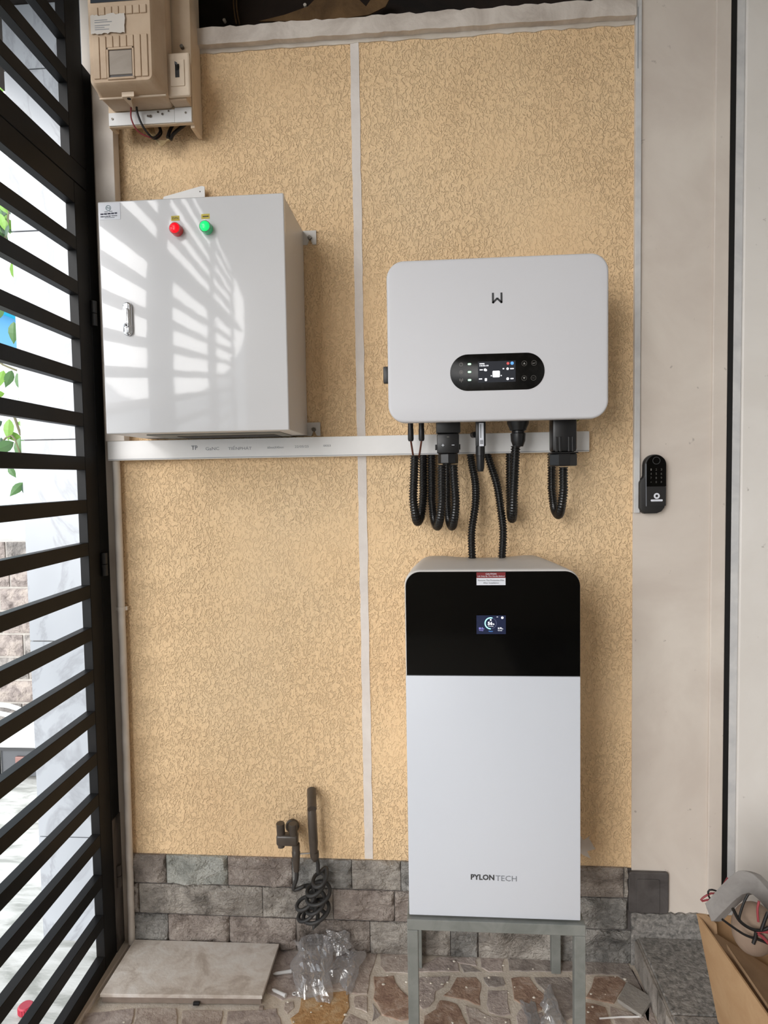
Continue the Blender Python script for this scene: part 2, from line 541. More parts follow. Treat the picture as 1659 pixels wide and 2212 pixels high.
# thin plaster lip below the ledge
n = 50
pts = [Vector((-0.66 + 1.215 * k / n, -0.003, 2.643 + random.uniform(-.003, .003))) for k in range(n + 1)] + [Vector((0.555, -0.003, 2.656)), Vector((-0.66, -0.003, 2.656))]
struct(MB().prism(pts, (0, 0.004, 0)).build('trim_4', 'plaster_dirty'), 'ragged plaster line under the ledge')
# dark cavity above the ledge
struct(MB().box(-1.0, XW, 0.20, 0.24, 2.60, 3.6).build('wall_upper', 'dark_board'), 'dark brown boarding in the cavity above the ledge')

# plaster pier on the right with its raised edge, door gap, door
struct(MB().box(XW, 0.768, -0.004, 0.2, 0.0, 3.6).build('wall_right', 'plaster'), 'pale plaster pier with the keypad lock')
struct(MB().box(0.766, 0.806, -0.012, 0.2, 0.0, 3.6, 0.003).build('trim_5', 'plaster'), 'raised plaster edge beside the door gap')
struct(MB().box(0.806, 0.8222, -0.006, 0.2, 0.0, 3.6).build('trim_6', 'gap_black'), 'solid black strip filling the door gap, painted as its shade')  # no open gap here: its darkness is put into the strip's colour
struct(MB().box(0.8222, 0.846, -0.004, 0.2, 0.0, 3.6, 0.003).build('trim_7', 'grey_trunk'), 'scuffed grey door edge')
struct(MB().box(0.846, 2.2, -0.008, 0.2, 0.0, 3.6, 0.004).build('door_1', 'door_paint'), 'plain off-white door leaf')

# enclosure behind the viewer
struct(MB().box(2.2, 2.3, -4.6, 0.2, 0, 3.6).build('wall_side', 'door_paint'), 'plain pale side wall')
struct(MB().box(-1.05, 2.3, -4.7, -4.6, 0, 3.6).build('wall_rear', 'rear_paint'), 'plain wall opposite')
struct(MB().box(-1.0, 2.4, -4.7, 0.24, 3.04, 3.7).build('ceiling', 'rear_paint'), 'carport ceiling')
struct(MB().box(-1.5, -1.0, -0.75, 0.45, 2.815, 3.1).build('ceiling_eave', 'dark_board'), 'dark soffit over the gate')

# ---- floor: grout bed, and flagstones set in it
FLOOR = struct(MB().box(-0.99, 2.2, -4.6, 0.0, -0.06, -0.0018).build('floor', 'grout', origin=(0, 0, 0)), 'crazy-paved floor with pale grout')
def crop(px0, py0, s):
    return lambda L: [(px0 + x / s, py0 + y / s) for x, y in L]
cA, cB, cC, cD = crop(900, 2030, 4.608), crop(560, 1980, 3.77), crop(200, 2040, 3.77), crop(1220, 1840, 3.78)
flags = [
 (0, cA([(50, 370), (330, 360), (320, 400), (260, 470), (190, 510), (180, 600), (130, 660), (60, 690), (-40, 560), (-40, 400)])),
 (1, cA([(400, 370), (590, 370), (640, 430), (645, 470), (635, 650), (580, 640), (520, 605), (400, 580), (265, 550), (330, 500)])),
 (4, cA([(660, 372), (860, 370), (885, 440), (860, 460), (715, 465)])),
 (0, cA([(705, 500), (905, 500), (935, 740), (870, 755), (720, 720), (695, 640)])),
 (1, cA([(75, 760), (190, 690), (235, 600), (400, 640), (440, 700), (500, 839), (540, 1010), (60, 1010)])),
 (2, cA([(480, 655), (600, 680), (720, 760), (930, 790), (960, 1010), (600, 1010), (500, 740)])),
 (1, cA([(940, 380), (1120, 370), (1160, 430), (1290, 560), (1240, 700), (1140, 740), (1060, 650), (970, 590)])),
 (4, cA([(1165, 372), (1515, 370), (1590, 500), (1590, 760), (1450, 839), (1330, 580), (1190, 420)])),
 (0, cA([(628, 180), (870, 172), (858, 318), (720, 318), (640, 270)])),
 (4, cA([(430, 240), (520, 250), (650, 320), (470, 325)])),
 (0, cA([(0, 320), (60, 240), (200, 170), (600, 170), (600, 260), (410, 225), (425, 315)])),
 (4, cA([(905, 175), (1640, 175), (1640, 312), (920, 308)])),
 (0, cA([(990, 760), (1060, 670), (1140, 760), (1250, 720), (1300, 1000), (1020, 1000)])),
 (2, cB([(985, 300), (1260, 305), (1225, 460), (1030, 450), (985, 400)])),
 (1, cB([(930, 490), (1095, 480), (1110, 540), (1225, 660), (1230, 830), (1150, 850), (1000, 800), (930, 670)])),
 (3, cB([(340, 670), (430, 660), (560, 620), (730, 600), (735, 740), (690, 830), (620, 980), (300, 980), (255, 830), (320, 780)])),
 (2, cB([(775, 650), (880, 650), (880, 780), (780, 740)])),
 (2, cB([(740, 790), (880, 850), (880, 1000), (660, 1000), (690, 860)])),
 (2, cB([(205, 700), (280, 690), (285, 740), (230, 790), (200, 760)])),
 (4, cB([(920, 700), (960, 750), (990, 800), (920, 850)])),
 (0, cB([(100, 265), (500, 285), (500, 560), (360, 640), (280, 660), (190, 680), (60, 620)])),
 (2, cB([(520, 285), (960, 295), (900, 480), (880, 630), (760, 625), (640, 590), (540, 600)])),
 (0, cC([(-60, 560), (340, 520), (320, 640), (180, 800), (-120, 800)])),
 (2, cC([(360, 520), (680, 520), (690, 649), (660, 820), (260, 820), (345, 620)])),
 (2, cC([(730, 540), (1060, 540), (1040, 649), (1010, 820), (720, 820)])),
 (0, cC([(1100, 545), (1190, 540), (1500, 520), (1530, 600), (1560, 690), (1500, 820), (1090, 820)])),
 (1, cD([(240, 1020), (430, 1020), (500, 1070), (430, 1180), (400, 1240), (170, 1190)])),
 (1, cD([(165, 1230), (330, 1270), (380, 1400), (330, 1480), (150, 1480)])),
 (2, cD([(370, 1262), (520, 1310), (640, 1340), (800, 1480), (440, 1480), (390, 1360)])),
 (4, cD([(165, 880), (500, 880), (690, 1200), (640, 1310), (520, 1290), (440, 1225), (510, 1060), (430, 1005), (165, 1005)])),
 (0, cD([(540, 940), (830, 1500), (700, 1500), (650, 1330), (700, 1240)])),
]
for k, (mi, L) in enumerate(flags):
    pts = []
    for i, q in enumerate(L):
        p_ = on_floor(*q); nx = on_floor(*L[(i + 1) % len(L)])
        if p_.y > -0.001: p_.y = -0.001
        if p_.x > 0.559: p_.x = 0.559
        pts.append(p_)
        if nx.y > -0.001: nx.y = -0.001
        d = nx - p_
        if d.length > 0.03:
            w = d.orthogonal() * 0 + Vector((-d.y, d.x, 0)).normalized()
            pts.append(p_ + d * 0.5 + w * random.uniform(-.004, .004))
    pts = [Vector((q.x, min(q.y, -0.001), -0.03)) for q in pts]
    MB().prism(pts, (0, 0, 0.03 + random.uniform(0.0, 0.0015)), 0.0018, 2).build('flagstone', 'flag_%d' % mi, FLOOR)
# flags outside the frame, towards the viewer: one generic row
for k in range(14):
    x0 = -0.95 + k * 0.105
    MB().prism([(x0, -0.46, -.03), (x0 + .09, -0.455, -.03), (x0 + .1, -0.56, -.03), (x0 + .05, -0.6, -.03), (x0 - .005, -0.55, -.03)], (0, 0, .03), .0018).build('flagstone', 'flag_%d' % (k % 5), FLOOR)

# raised granite step on the right
STEP = struct(MB().box(0.568, 2.2, -4.6, 0.0, -0.02, 0.081, 0.003).build('floor_step', 'cement_dark', origin=(1.0, 0, 0)), 'raised grey granite step')
for y0, y1 in ((-0.285, -0.012), (-0.58, -0.289), (-0.88, -0.584)):
    for x0, x1 in ((0.574, 0.90), (0.904, 1.25)):
        MB().box(x0, x1, y0, y1, 0.070, 0.085, 0.003).build('granite_slab', 'granite', STEP)
kp = [Vector((0.5625 + random.uniform(-.003, .003), -0.02 - 0.6 * k / 30, 0)) for k in range(31)] + [Vector((0.569, -0.62, 0)), Vector((0.569, -0.02, 0))]
MB().prism(kp, (0, 0, 0.079), 0.002).build('kerb_edge', 'cement_dark', STEP)

sk = [Vector((0.5535 + .2485 * k / 24, -.013, .157 + random.uniform(-.003, .003))) for k in range(25)] + [Vector((0.802, -.013, .0)), Vector((0.5535, -.013, .0))]
struct(MB().prism(sk, (0, .0095, 0), .001).build('baseboard_right', 'granite'), 'ragged granite skirting at the foot of the plaster pier')
# ---- slate skirting: three courses, each stone a piece
BASE = struct(MB().box(-0.945, 0.556, -0.004, 0.01, 0.0, 0.285).build('baseboard_back', 'plate_dark', origin=(0, 0, 0)), 'three courses of rough slate along the foot of the wall')
rows = [
 (0.198, 0.288, [(-0.945, -0.833, 0), (-0.831, -0.641, 1), (-0.639, -0.443, 2), (-0.441, -0.262, 4), (-0.260, -0.115, 3), (-0.113, 0.06, 4), (0.062, 0.25, 3), (0.252, 0.532, 0), (0.534, 0.5435, 3)]),
 (0.102, 0.196, [(-0.945, -0.922, 0), (-0.920, -0.536, 3), (-0.534, -0.32, 3), (-0.318, -0.135, 2), (-0.133, 0.02, 2), (0.022, 0.20, 4), (0.202, 0.375, 3), (0.377, 0.5435, 4)]),
 (0.0, 0.100, [(-0.945, -0.833, 4), (-0.831, -0.641, 2), (-0.639, -0.435, 2), (-0.433, -0.21, 0), (-0.208, 0.03, 3), (0.032, 0.112, 4), (0.114, 0.34, 3), (0.342, 0.553, 4)]),
]
def rough_stone(x0, x1, z0, z1, y_back, proud, amp, nx=14, nz=8, seed=0):
    t = bmesh.new()
    grid = []
    for i in range(nx + 1):
        row = []
        for j in range(nz + 1):
            x = x0 + (x1 - x0) * i / nx; z = z0 + (z1 - z0) * j / nz
            edge = min(i, nx - i, j, nz - j)
            h = proud + amp * noise.fractal(Vector((x * 14 + seed, z * 26, seed * 1.7)), 0.8, 2.1, 4)
            if edge == 0: h = y_back * 0 + proud * 0.45
            row.append(t.verts.new((x, y_back - max(h, 0.002), z)))
        grid.append(row)
    for i in range(nx):
        for j in range(nz):
            t.faces.new((grid[i][j], grid[i + 1][j], grid[i + 1][j + 1], grid[i][j + 1]))
    bd = [grid[i][0] for i in range(nx + 1)] + [grid[nx][j] for j in range(1, nz + 1)] + [grid[i][nz] for i in range(nx - 1, -1, -1)] + [grid[0][j] for j in range(nz - 1, 0, -1)]
    back = [t.verts.new((v.co.x, y_back + 0.004, v.co.z)) for v in bd]
    for i in range(len(bd)):
        k = (i + 1) % len(bd)
        t.faces.new((bd[i], back[i], back[k], bd[k]))
    bmesh.ops.recalc_face_normals(t, faces=t.faces[:])
    m_ = MB(); m_.merge(t); return m_
sd = 0
for z0, z1, L in rows:
    for x0, x1, mi in L:
        sd += 1
        rough_stone(x0, x1, z0 + .001, z1 - .001, -0.003, 0.010, 0.013, 22, 12, seed=sd).build('slate', 'slate_%d' % mi, BASE, smooth=50)
# dark square service plate at the foot of the pier
pl = thing('service_plate', 'dark grey square cover plate at the foot of the plaster pier', 'cover plate', (0.602, -0.004, 0.16))
MB().prism(rrect(0.545, 0.658, 0.160, 0.281, 0.008, -0.016), (0, 0.012, 0), 0.003).build('plate', 'plate_dark', pl)
MB().prism(rrect(0.568, 0.632, 0.163, 0.262, 0.006, -0.0185), (0, 0.004, 0), 0.0015).build('lid', 'plate_dark', pl)

# ---- marble pier outside the gate
PIER = struct(MB().box(-1.234, -0.99, 0.006, 0.4, 0.0, 2.814).build('wall_left', 'out_mortar', origin=(-1.1, 0.2, 0)), 'white marble pier outside the gate')
for z0, z1 in ((0.0, 0.331), (0.334, 0.945), (0.948, 1.556), (1.559, 2.170), (2.173, 2.63), (2.633, 2.814)):
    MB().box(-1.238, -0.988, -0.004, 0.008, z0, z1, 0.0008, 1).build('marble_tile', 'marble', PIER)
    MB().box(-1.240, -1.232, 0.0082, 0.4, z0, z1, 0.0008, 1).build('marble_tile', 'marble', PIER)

# ---- outside ground, stone garden wall, house
struct(MB().box(-9, -0.992, -9, 9, -0.08, 0.0).build('ground', 'ground_marble', origin=(-3, 0, 0)), 'pale streaked paving outside the gate')
struct(MB().box(-0.992, -0.95, -4.6, -0.0, -0.01, 0.012, 0.003).build('trim_8', 'plaster'), 'low pale threshold under the gate')
GW = struct(MB().box(-5.5, -1.0, 1.42, 1.6, 0, 1.12).build('wall_garden', 'out_mortar', origin=(-3, 1.5, 0)), 'stone clad garden wall outside')
random.seed(3)
for r_ in range(9):
    x = -3.4 + random.uniform(0, .1)
    while x < -1.2:
        w = random.choice((0.16, 0.24, 0.3))
        rough_stone(x, x + w - .012, r_ * .125 + .004, r_ * .125 + .117, 1.42, 0.014, 0.014, 7, 4, seed=r_ * 9 + x).build('wall_stone', 'out_stone_%d' % random.randint(0, 1), GW, smooth=60)
        x += w

# =================================================================== THE GATE
random.seed(11)
GX, GY = -0.973, -0.010
def gbox(m_, u0, u1, z0, z1, t0=0.0, t1=0.026, bev=0.0012):
    return m_.box(GX - t1, GX - t0, GY - u1, GY - u0, z0, z1, bev, 1)
GROT = R(2.43)
post = thing('gate_post', 'black steel gate post standing against the wall', 'gate post', (GX, GY, 0))
post.rotation_euler.z = GROT
gbox(MB(), 0.0, 0.053, 0.0, 2.60, 0.0, 0.05).build('upright', 'black_steel', post)
gbox(MB(), -0.002, 0.051, 0.0, 0.42, -0.0015, 0.03).build('dusty_foot', 'dusty_steel', post)
def hinge(u, z0, z1, r_, mt):
    MB().cyl((GX + .004, GY - u, z0), (GX + .004, GY - u, (z0 + z1) / 2 - .001), r_, 14).cyl((GX + .004, GY - u, (z0 + z1) / 2 + .001), (GX + .004, GY - u, z1), r_, 14).build('hinge', mt, post, smooth=40)
hinge(0.046, 1.155, 1.222, 0.011, 'black_plastic')
hinge(0.050, 1.875, 1.945, 0.010, 'black_plastic')
hinge(0.030, 0.205, 0.272, 0.0085, 'dusty_steel')

def gate_leaf(label, u0, u1, w0, w1):
    g = thing('gate_leaf', label, 'gate', (GX, GY, 0), 'slatted gate leaves')
    g.rotation_euler.z = GROT
    gbox(MB(), u0, u0 + w0, .010, 2.248).build('stile', 'black_steel', g)
    gbox(MB(), u1 - w1, u1, .010, 2.248).build('stile', 'black_steel', g)
    a0, a1 = u0 + w0 + .0005, u1 - w1 - .0005
    gbox(MB(), a0, a1, .010, .055).build('bottom_rail', 'black_steel', g)
    gbox(MB(), a0, a1, 2.189, 2.248).build('top_rail', 'black_steel', g)
    first = None
    for k in range(17):
        zt = 0.18 + 0.12 * k
        if first is None:
            first = gbox(MB(), a0, a1, zt - .037, zt).build('slat', 'black_steel', g)
        else:
            c_ = first.copy(); COL.objects.link(c_); c_.parent = g; c_.location.z = 0.12 * k
    return g
gate_leaf('black steel gate leaf of horizontal slats hinged at the wall', .055, .752, .07, .10)
gate_leaf('second black slatted gate leaf, away from the wall', .757, 1.562, .10, .08)
gate_leaf('third black slatted gate leaf, furthest from the wall', 1.567, 2.37, .08, .08)
# fixed slatted panel above the leaves
up = thing('gate_transom', 'fixed black slatted panel above the gate leaf', 'gate panel', (GX, GY, 2.25))
up.rotation_euler.z = GROT
gbox(MB(), .054, 2.85, 2.2505, 2.308).build('transom_rail', 'black_steel', up)
gbox(MB(), .0535, .139, 2.3085, 2.95).build('stile', 'black_steel', up)
for u0_ in (.72, 1.53, 2.30): gbox(MB(), u0_, u0_ + .07, 2.3085, 2.95).build('stile', 'black_steel', up)
first = None
for k in range(5):
    if first is None:
        first = gbox(MB(), .1395, .7195, 2.385, 2.422).build('slat', 'black_steel', up)
        for a0, a1 in ((.7905, 1.5295), (1.6005, 2.2995)):
            for j in range(5): gbox(MB(), a0, a1, 2.385 + .114 * j, 2.422 + .114 * j).build('slat', 'black_steel', up)
    else:
        c_ = first.copy(); COL.objects.link(c_); c_.parent = up; c_.location.z = 0.114 * k

# =================================================================== TRUNKING AND CONDUIT
tk = thing('cable_trunking', 'long white rectangular cable trunking running below the cabinet and inverter', 'cable trunking', (-0.26, -0.02, 1.49))
MB().box(-0.951, 0.428, -0.040, 0.0, 1.4905, 1.547, 0.0015).build('cover', 'pvc', tk)
MB().box(-0.951, 0.4275, -0.0405, -0.0385, 1.493, 1.4945).build('seam', 'ink_faint', tk)
lettering('TP', -0.690, 1.523, -0.0406, 0.0185, 0.0125, 'ink_grey', tk, bold=.012)
lettering('GaNC', -0.637, 1.5195, -0.0406, 0.040, 0.009, 'ink_faint', tk)
lettering('TIẾNPHÁT', -0.556, 1.521, -0.0406, 0.069, 0.0125, 'ink_faint', tk)
lettering('60mmX40mm', -0.452, 1.5195, -0.0406, 0.047, 0.0065, 'ink_faint', tk)
lettering('22/05/25', -0.376, 1.5205, -0.0406, 0.040, 0.0065, 'ink_faint', tk)
lettering('0053', -0.303, 1.5215, -0.0406, 0.021, 0.0055, 'ink_grey', tk)
o = MB().box(-0.955, -0.898, -0.042, -0.008, 1.547, 2.95, 0.0015).build('vertical_trunking', 'pvc_aged')
tag(o, 'aged white vertical trunking between the meter and the cabinet, beside the gate', 'cable trunking')
cd = thing('pvc_conduit', 'slim white plastic conduit running down to the floor beside the gate', 'conduit', (-0.943, -0.017, 0.01))
MB().tube([(-0.9445, -0.0185, 0.012), (-0.9385, -0.0185, 0.75), (-0.9365, -0.0185, 1.4900)], 0.0105, 16).build('pipe', 'pvc_aged', cd, smooth=40)
MB().cyl((-0.9375, -0.0185, 1.044), (-0.9375, -0.0185, 1.056), 0.0128, 16).box(-0.957, -0.921, -0.018, -0.008, 1.044, 1.056, .002).build('clip', 'pvc_aged', cd, smooth=40)
gt = thing('narrow_trunking', 'narrow grey-white trunking strip along the edge of the plaster pier', 'cable trunking', (0.563, -0.004, 1.318))
MB().box(0.556, 0.5715, -0.016, -0.004, 1.318, 2.97, 0.001).build('cover', 'grey_trunk', gt)
plate('print', 0.5605, 0.5625, 2.52, 2.68, -0.0163, 'ink_faint', gt)

# =================================================================== ELECTRICITY METER
mb = thing('mounting_board', 'cream painted mounting board behind the electricity meter', 'board', (-0.77, 0.0, 2.41))
MB().box(-0.890, -0.650, -0.080, -0.068, 2.412, 2.97, 0.001).build('panel', 'board_wood', mb)
MB().box(-0.662, -0.650, -0.0675, -0.006, 2.405, 2.97, 0.001).build('side_panel', 'board_wood', mb)
MB().box(-0.890, -0.878, -0.0675, -0.044, 2.412, 2.97, 0.001).build('side_panel', 'board_wood', mb)
MB().box(-0.888, -0.700, -0.0845, -0.080, 2.414, 2.449, 0.001).build('white_strip', 'white_strip', mb)
MB().box(-0.6995, -0.652, -0.0855, -0.080, 2.413, 2.452, 0.001).build('white_strip', 'white_strip', mb)
for x, z in ((-0.877, 2.432), (-0.775, 2.434), (-0.768, 2.433), (-0.668, 2.437), (-0.746, 2.443), (-0.734, 2.437), (-0.716, 2.444)):
    MB().disc((x, -0.0868, z), 0.003 + random.uniform(-.001, .001), n=10).build('screw', 'screw_steel', mb)
MB().cyl((-0.673, -0.08, 2.612), (-0.673, -0.09, 2.612), .005, 10).build('screw', 'screw_steel', mb)

me_ = thing('electricity_meter', 'ribbed beige plastic electricity meter housing at the top of the wall', 'electricity meter', (-0.79, -0.0845, 2.45))
b_ = MB()
def loft(b_, secs):
    t = bmesh.new(); rr = [[t.verts.new(Vector(q)) for q in s] for s in secs]
    n_ = len(rr[0])
    for a, c_ in zip(rr, rr[1:]):
        for k in range(n_): t.faces.new((a[k], a[(k + 1) % n_], c_[(k + 1) % n_], c_[k]))
    t.faces.new(rr[0]); t.faces.new(list(reversed(rr[-1])))
    bmesh.ops.recalc_face_normals(t, faces=t.faces[:]); b_.merge(t); return b_
loft(b_, [rrect(-0.878, -0.702, 2.451, 2.90, .012, -0.0855), rrect(-0.884, -0.694, 2.4525, 2.905, .012, -0.146), rrect(-0.882, -0.697, 2.453, 2.905, .014, -0.150), rrect(-0.880, -0.706, 2.457, 2.90, .016, -0.192), rrect(-0.874, -0.712, 2.462, 2.895, .014, -0.200)])
b_.build('housing', 'beige_plastic', me_, smooth=35)
# ribs: a raised front panel cut by grooves, split round the window and the label
ribx = [-0.866 + 0.0183 * k for k in range(9)]
def rib(x0, x1, z0, z1): MB().box(x0, x1, -0.2035, -0.1995, z0, z1, .001, 1).build('rib', 'beige_plastic', me_)
for k in range(8):
    x0, x1 = ribx[k] + .0009, ribx[k + 1] - .0009
    rib(x0, x1, 2.627, 2.648)
    if 2 <= k <= 5:
        rib(x0, x1, 2.546, 2.575)
    else:
        rib(x0, x1, 2.470, 2.575)
MB().box(ribx[2] + .004, ribx[6] - .004, -0.2005, -0.1975, 2.4705, 2.541).build('window_recess', 'plate_dark', me_)
MB().box(ribx[2] + .0065, ribx[6] - .0065, -0.2025, -0.1985, 2.478, 2.538, .001).build('window', 'window_film', me_)
b_ = MB()
for x0, x1, z0, z1 in ((ribx[2], ribx[2] + .005, 2.468, 2.545), (ribx[6] - .005, ribx[6], 2.468, 2.545), (ribx[2], ribx[6], 2.540, 2.545), (ribx[2], ribx[6], 2.466, 2.471)):
    b_.box(x0, x1, -0.2045, -0.1995, z0, z1, .0008, 1)
b_.build('window_frame', 'beige_plastic', me_)
plate('dial_glass', -0.868, -0.74, 2.660, 2.76, -0.2015, 'meter_glass', me_)
lg = [Vector((-0.868 + 0.09 * k / 16, -0.2048, 2.581 + random.uniform(-.002, .002))) for k in range(17)] + [Vector((-0.776 + random.uniform(-.003, .001), -0.2048, 2.581 + .045 * k / 8)) for k in range(1, 8)] + [Vector((-0.778 - 0.09 * k / 16, -0.2048, 2.627 + random.uniform(-.003, .003))) for k in range(17)]
lab = MB().prism(lg, (0, .0008, 0)).build('paper_label', 'paper_label', me_)
lab['label'] = 'torn white paper label'
for k, (w, z) in enumerate(((0.034, 2.613), (0.046, 2.608), (0.040, 2.600), (0.026, 2.595), (0.038, 2.590))):
    plate('print_line', -0.857, -0.857 + w, z, z + .0014, -0.2052, 'ink_grey', lab)
# seal lug on the underside
b_ = MB(); b_.prism([(-0.809, -0.168, 2.4535), (-0.776, -0.168, 2.4535), (-0.793, -0.148, 2.4535), (-0.805, -0.110, 2.4535)], (0, 0, -0.012))
b_.build('seal_lug', 'beige_plastic_light', me_)
MB().cyl((-0.794, -0.158, 2.4418), (-0.794, -0.158, 2.4405), .005, 14).build('seal_hole', 'gap_black', me_)
MB().box(-0.880, -0.696, -0.1505, -0.1455, 2.4485, 2.4530, .001, 1).build('bottom_seam', 'beige_plastic_light', me_)

br = thing('circuit_breaker', 'cream circuit breaker box with a black switch beside the meter', 'circuit breaker', (-0.669, -0.0805, 2.455))
MB().box(-0.700, -0.652, -0.118, -0.0805, 2.453, 2.572, .003).build('base', 'beige_plastic', br)
MB().box(-0.7005, -0.637, -0.131, -0.1185, 2.4565, 2.569, .005).build('cover', 'beige_plastic_light', br)
MB().box(-0.690, -0.651, -0.1335, -0.1305, 2.481, 2.549, .001).build('face', 'beige_plastic_light', br)
MB().box(-0.6755, -0.6645, -0.1345, -0.133, 2.503, 2.537).build('slot', 'gap_black', br)
MB().prism([(-0.6735, -0.134, 2.520), (-0.6665, -0.134, 2.520), (-0.6665, -0.142, 2.530), (-0.6735, -0.142, 2.534)], (0, 0, .006)).build('switch', 'black_plastic', br)

wr = thing('meter_wires', 'loose bundle of black, red and yellowish wires hanging under the meter', 'wires', (-0.78, -0.03, 2.35))
wire('red_wire', [at(283, 230, -.1), at(284, 258, -.1), at(300, 285, -.08), at(330, 298, -.06), at(345, 292, -.03)], .0022, 'wire_red', wr)
wire('black_wire', [at(304, 226, -.1), at(296, 224, -.1), at(297, 245, -.1), at(310, 275, -.09), at(330, 297, -.07), at(345, 285, -.05), at(342, 270, -.02)], .0030, 'wire_black', wr)
wire('black_wire', [at(345, 272, -.02), at(349, 288, -.04), at(338, 300, -.06), at(328, 298, -.06)], .0025, 'wire_black', wr)
for k in range(4):
    wire('yellow_wire', [at(318 + 4 * k, 275, -.03), at(332 + 3 * k, 297 + 3 * k, -.05), at(352, 305 + 3 * k, -.05), at(370, 300 - 3 * k, -.04), at(374 + 3 * k, 285, -.03)], .002, 'wire_yellow', wr)
wire('black_sleeve', [at(368, 302, -.045), at(376, 288, -.04), at(404, 265, -.03)], .0048, 'wire_black', wr)
wire('black_sleeve', [at(362, 297, -.05), at(367, 282, -.04), at(378, 262, -.03)], .0048, 'wire_black', wr)

# =================================================================== CONTROL CABINET
cb = thing('control_cabinet', 'glossy white steel control cabinet with red and green indicator lamps', 'electrical cabinet', (-0.60, 0.0, 1.552))
MB().box(-0.8375, -0.3655, -0.2425, -0.004, 1.5525, 2.1345, .002).build('body', 'enamel_side', cb)
MB().box(-0.835, -0.369, -0.2445, -0.2425, 1.556, 2.131).build('door_gap', 'plate_dark', cb)
door = MB().box(-0.8395, -0.3630, -0.2600, -0.2445, 1.5520, 2.1350, .003, 3).build('door', 'white_enamel', cb, smooth=40)
# handle
MB().prism(rrect(-0.7815, -0.7585, 1.798, 1.882, .0112, -0.268), (0, .0085, 0), .003).build('handle_base', 'chrome', door, smooth=50)
MB().prism(rrect(-0.7775, -0.7625, 1.802, 1.866, .0072, -0.272), (0, .005, 0), .002).build('handle_lever', 'chrome', door, smooth=50)
MB().disc((-0.770, -0.2735, 1.823), .006, .0045).build('lock_ring', 'ink_grey', door)
MB().disc((-0.770, -0.2732, 1.823), .003).build('key_slot', 'ink_dark', door)
# sticker
stk = plate('sticker', -0.836, -0.7805, 2.090, 2.131, -0.2607, 'sticker_white', door, r=.001)
MB().disc((-0.8115, -0.2612, 2.1185), .0068, .0055).build('emblem', 'ink_teal', stk)
lettering('N', -0.8115, 2.1185, -0.2612, .007, .005, 'ink_teal', stk, bold=.01)
for wds, z, h, mt in (((-.822, -.813), 2.1085, .0016, 'ink_grey'), ((-.8105, -.801), 2.1092, .0016, 'ink_grey'),
                       ((-.8325, -.8245), 2.1018, .0036, 'ink_blue'), ((-.823, -.8155), 2.1022, .0036, 'ink_blue'), ((-.8140, -.8060), 2.1026, .0036, 'ink_blue'), ((-.8045, -.7970), 2.1029, .0036, 'ink_blue'), ((-.7955, -.7890), 2.1033, .0036, 'ink_blue'),
                       ((-.8325, -.8240), 2.0964, .0022, 'ink_blue'), ((-.8225, -.8195), 2.0967, .0022, 'ink_blue'), ((-.8180, -.8130), 2.0970, .0022, 'ink_blue'), ((-.8120, -.8060), 2.0972, .0022, 'ink_blue'), ((-.8040, -.7890), 2.0977, .0022, 'ink_grey')):
    plate('print_block', wds[0], wds[1], z, z + h, -0.2612, mt, stk, r=.0005)
plate('print_line', -0.822, -0.796, 2.0938, 2.0952, -0.2612, 'ink_grey', stk)
# lamps and tape labels
def lamp(cx, cz, ring, lens, txt, tx, tz):
    lp = MB().cyl((cx, -0.2605, cz), (cx, -0.279, cz), .0145, 28, .001).build('indicator_lamp', ring, door, smooth=40)
    MB().tube([(cx, -0.279, cz), (cx, -0.281, cz), (cx, -0.2835, cz), (cx, -0.2855, cz)], [.0125, .0125, .0105, .007], 28).build('lens', lens, lp, smooth=50)
    MB().disc((cx, -0.2797, cz), .0143, .0122, d=.0008).build('bezel', 'bezel_' + ring.split('_')[0], lp)
    tp_ = plate('tape_label', tx - .0105, tx + .0105, tz - .006, tz + .006, -0.2606, 'sticker_yellow', door)
    if txt: lettering(txt, tx, tz, -0.2611, .015, .0055, 'ink_dark', tp_)
    else: plate('print_line', tx - .007, tx + .008, tz - .0014, tz + .0010, -0.2611, 'ink_dark', tp_)
lamp(-0.634, 2.0545, 'red_ring', 'red_lens', 'EVN', -0.639, 2.0855)
lamp(-0.5575, 2.0555, 'green_ring', 'green_lens', '', -0.5615, 2.0865)
# wall brackets
def bracket(x, z):
    bk = MB().prism([(x, -.006, z), (x + .012, -.006, z), (x + .0165, -.006, z + .012), (x + .0165, -.006, z + .020), (x + .0225, -.006, z + .020), (x + .0225, -.006, z + .012), (x + .027, -.006, z), (x + .038, -.006, z), (x + .038, -.006, z + .039), (x, -.006, z + .039)], (0, .004, 0)).build('bracket', 'enamel_side', cb)
    MB().cyl((x + .0195, -.0062, z + .0185), (x + .0195, -.012, z + .0185), .0062, 6).build('bolt', 'screw_steel', bk)
bracket(-0.3655, 2.096); bracket(-0.3655, 1.552)
MB().box(-0.76, -0.40, -0.20, -0.045, 1.5500, 1.5535, .0005, 1).build('gland_plate', 'grey_steel', cb)
MB().box(-0.70, -0.43, -0.14, -0.05, 1.5488, 1.5505).build('cable_slot', 'gap_black', cb)
sp = thing('plastic_plate', 'loose white plastic plate leaning on the wall above the cabinet', 'plate', (-0.70, -0.012, 2.1355))
MB().prism([(-0.800, -.020, 2.1360), (-0.645, -.020, 2.1360), (-0.644, -.020, 2.266), (-0.652, -.020, 2.2685), (-0.765, -.020, 2.2435)], (0, .004, 0)).build('sheet', 'pvc', sp)
MB().disc((-0.6575, -.0206, 2.2525), .0018, n=10).build('screw_hole', 'ink_dark', sp)

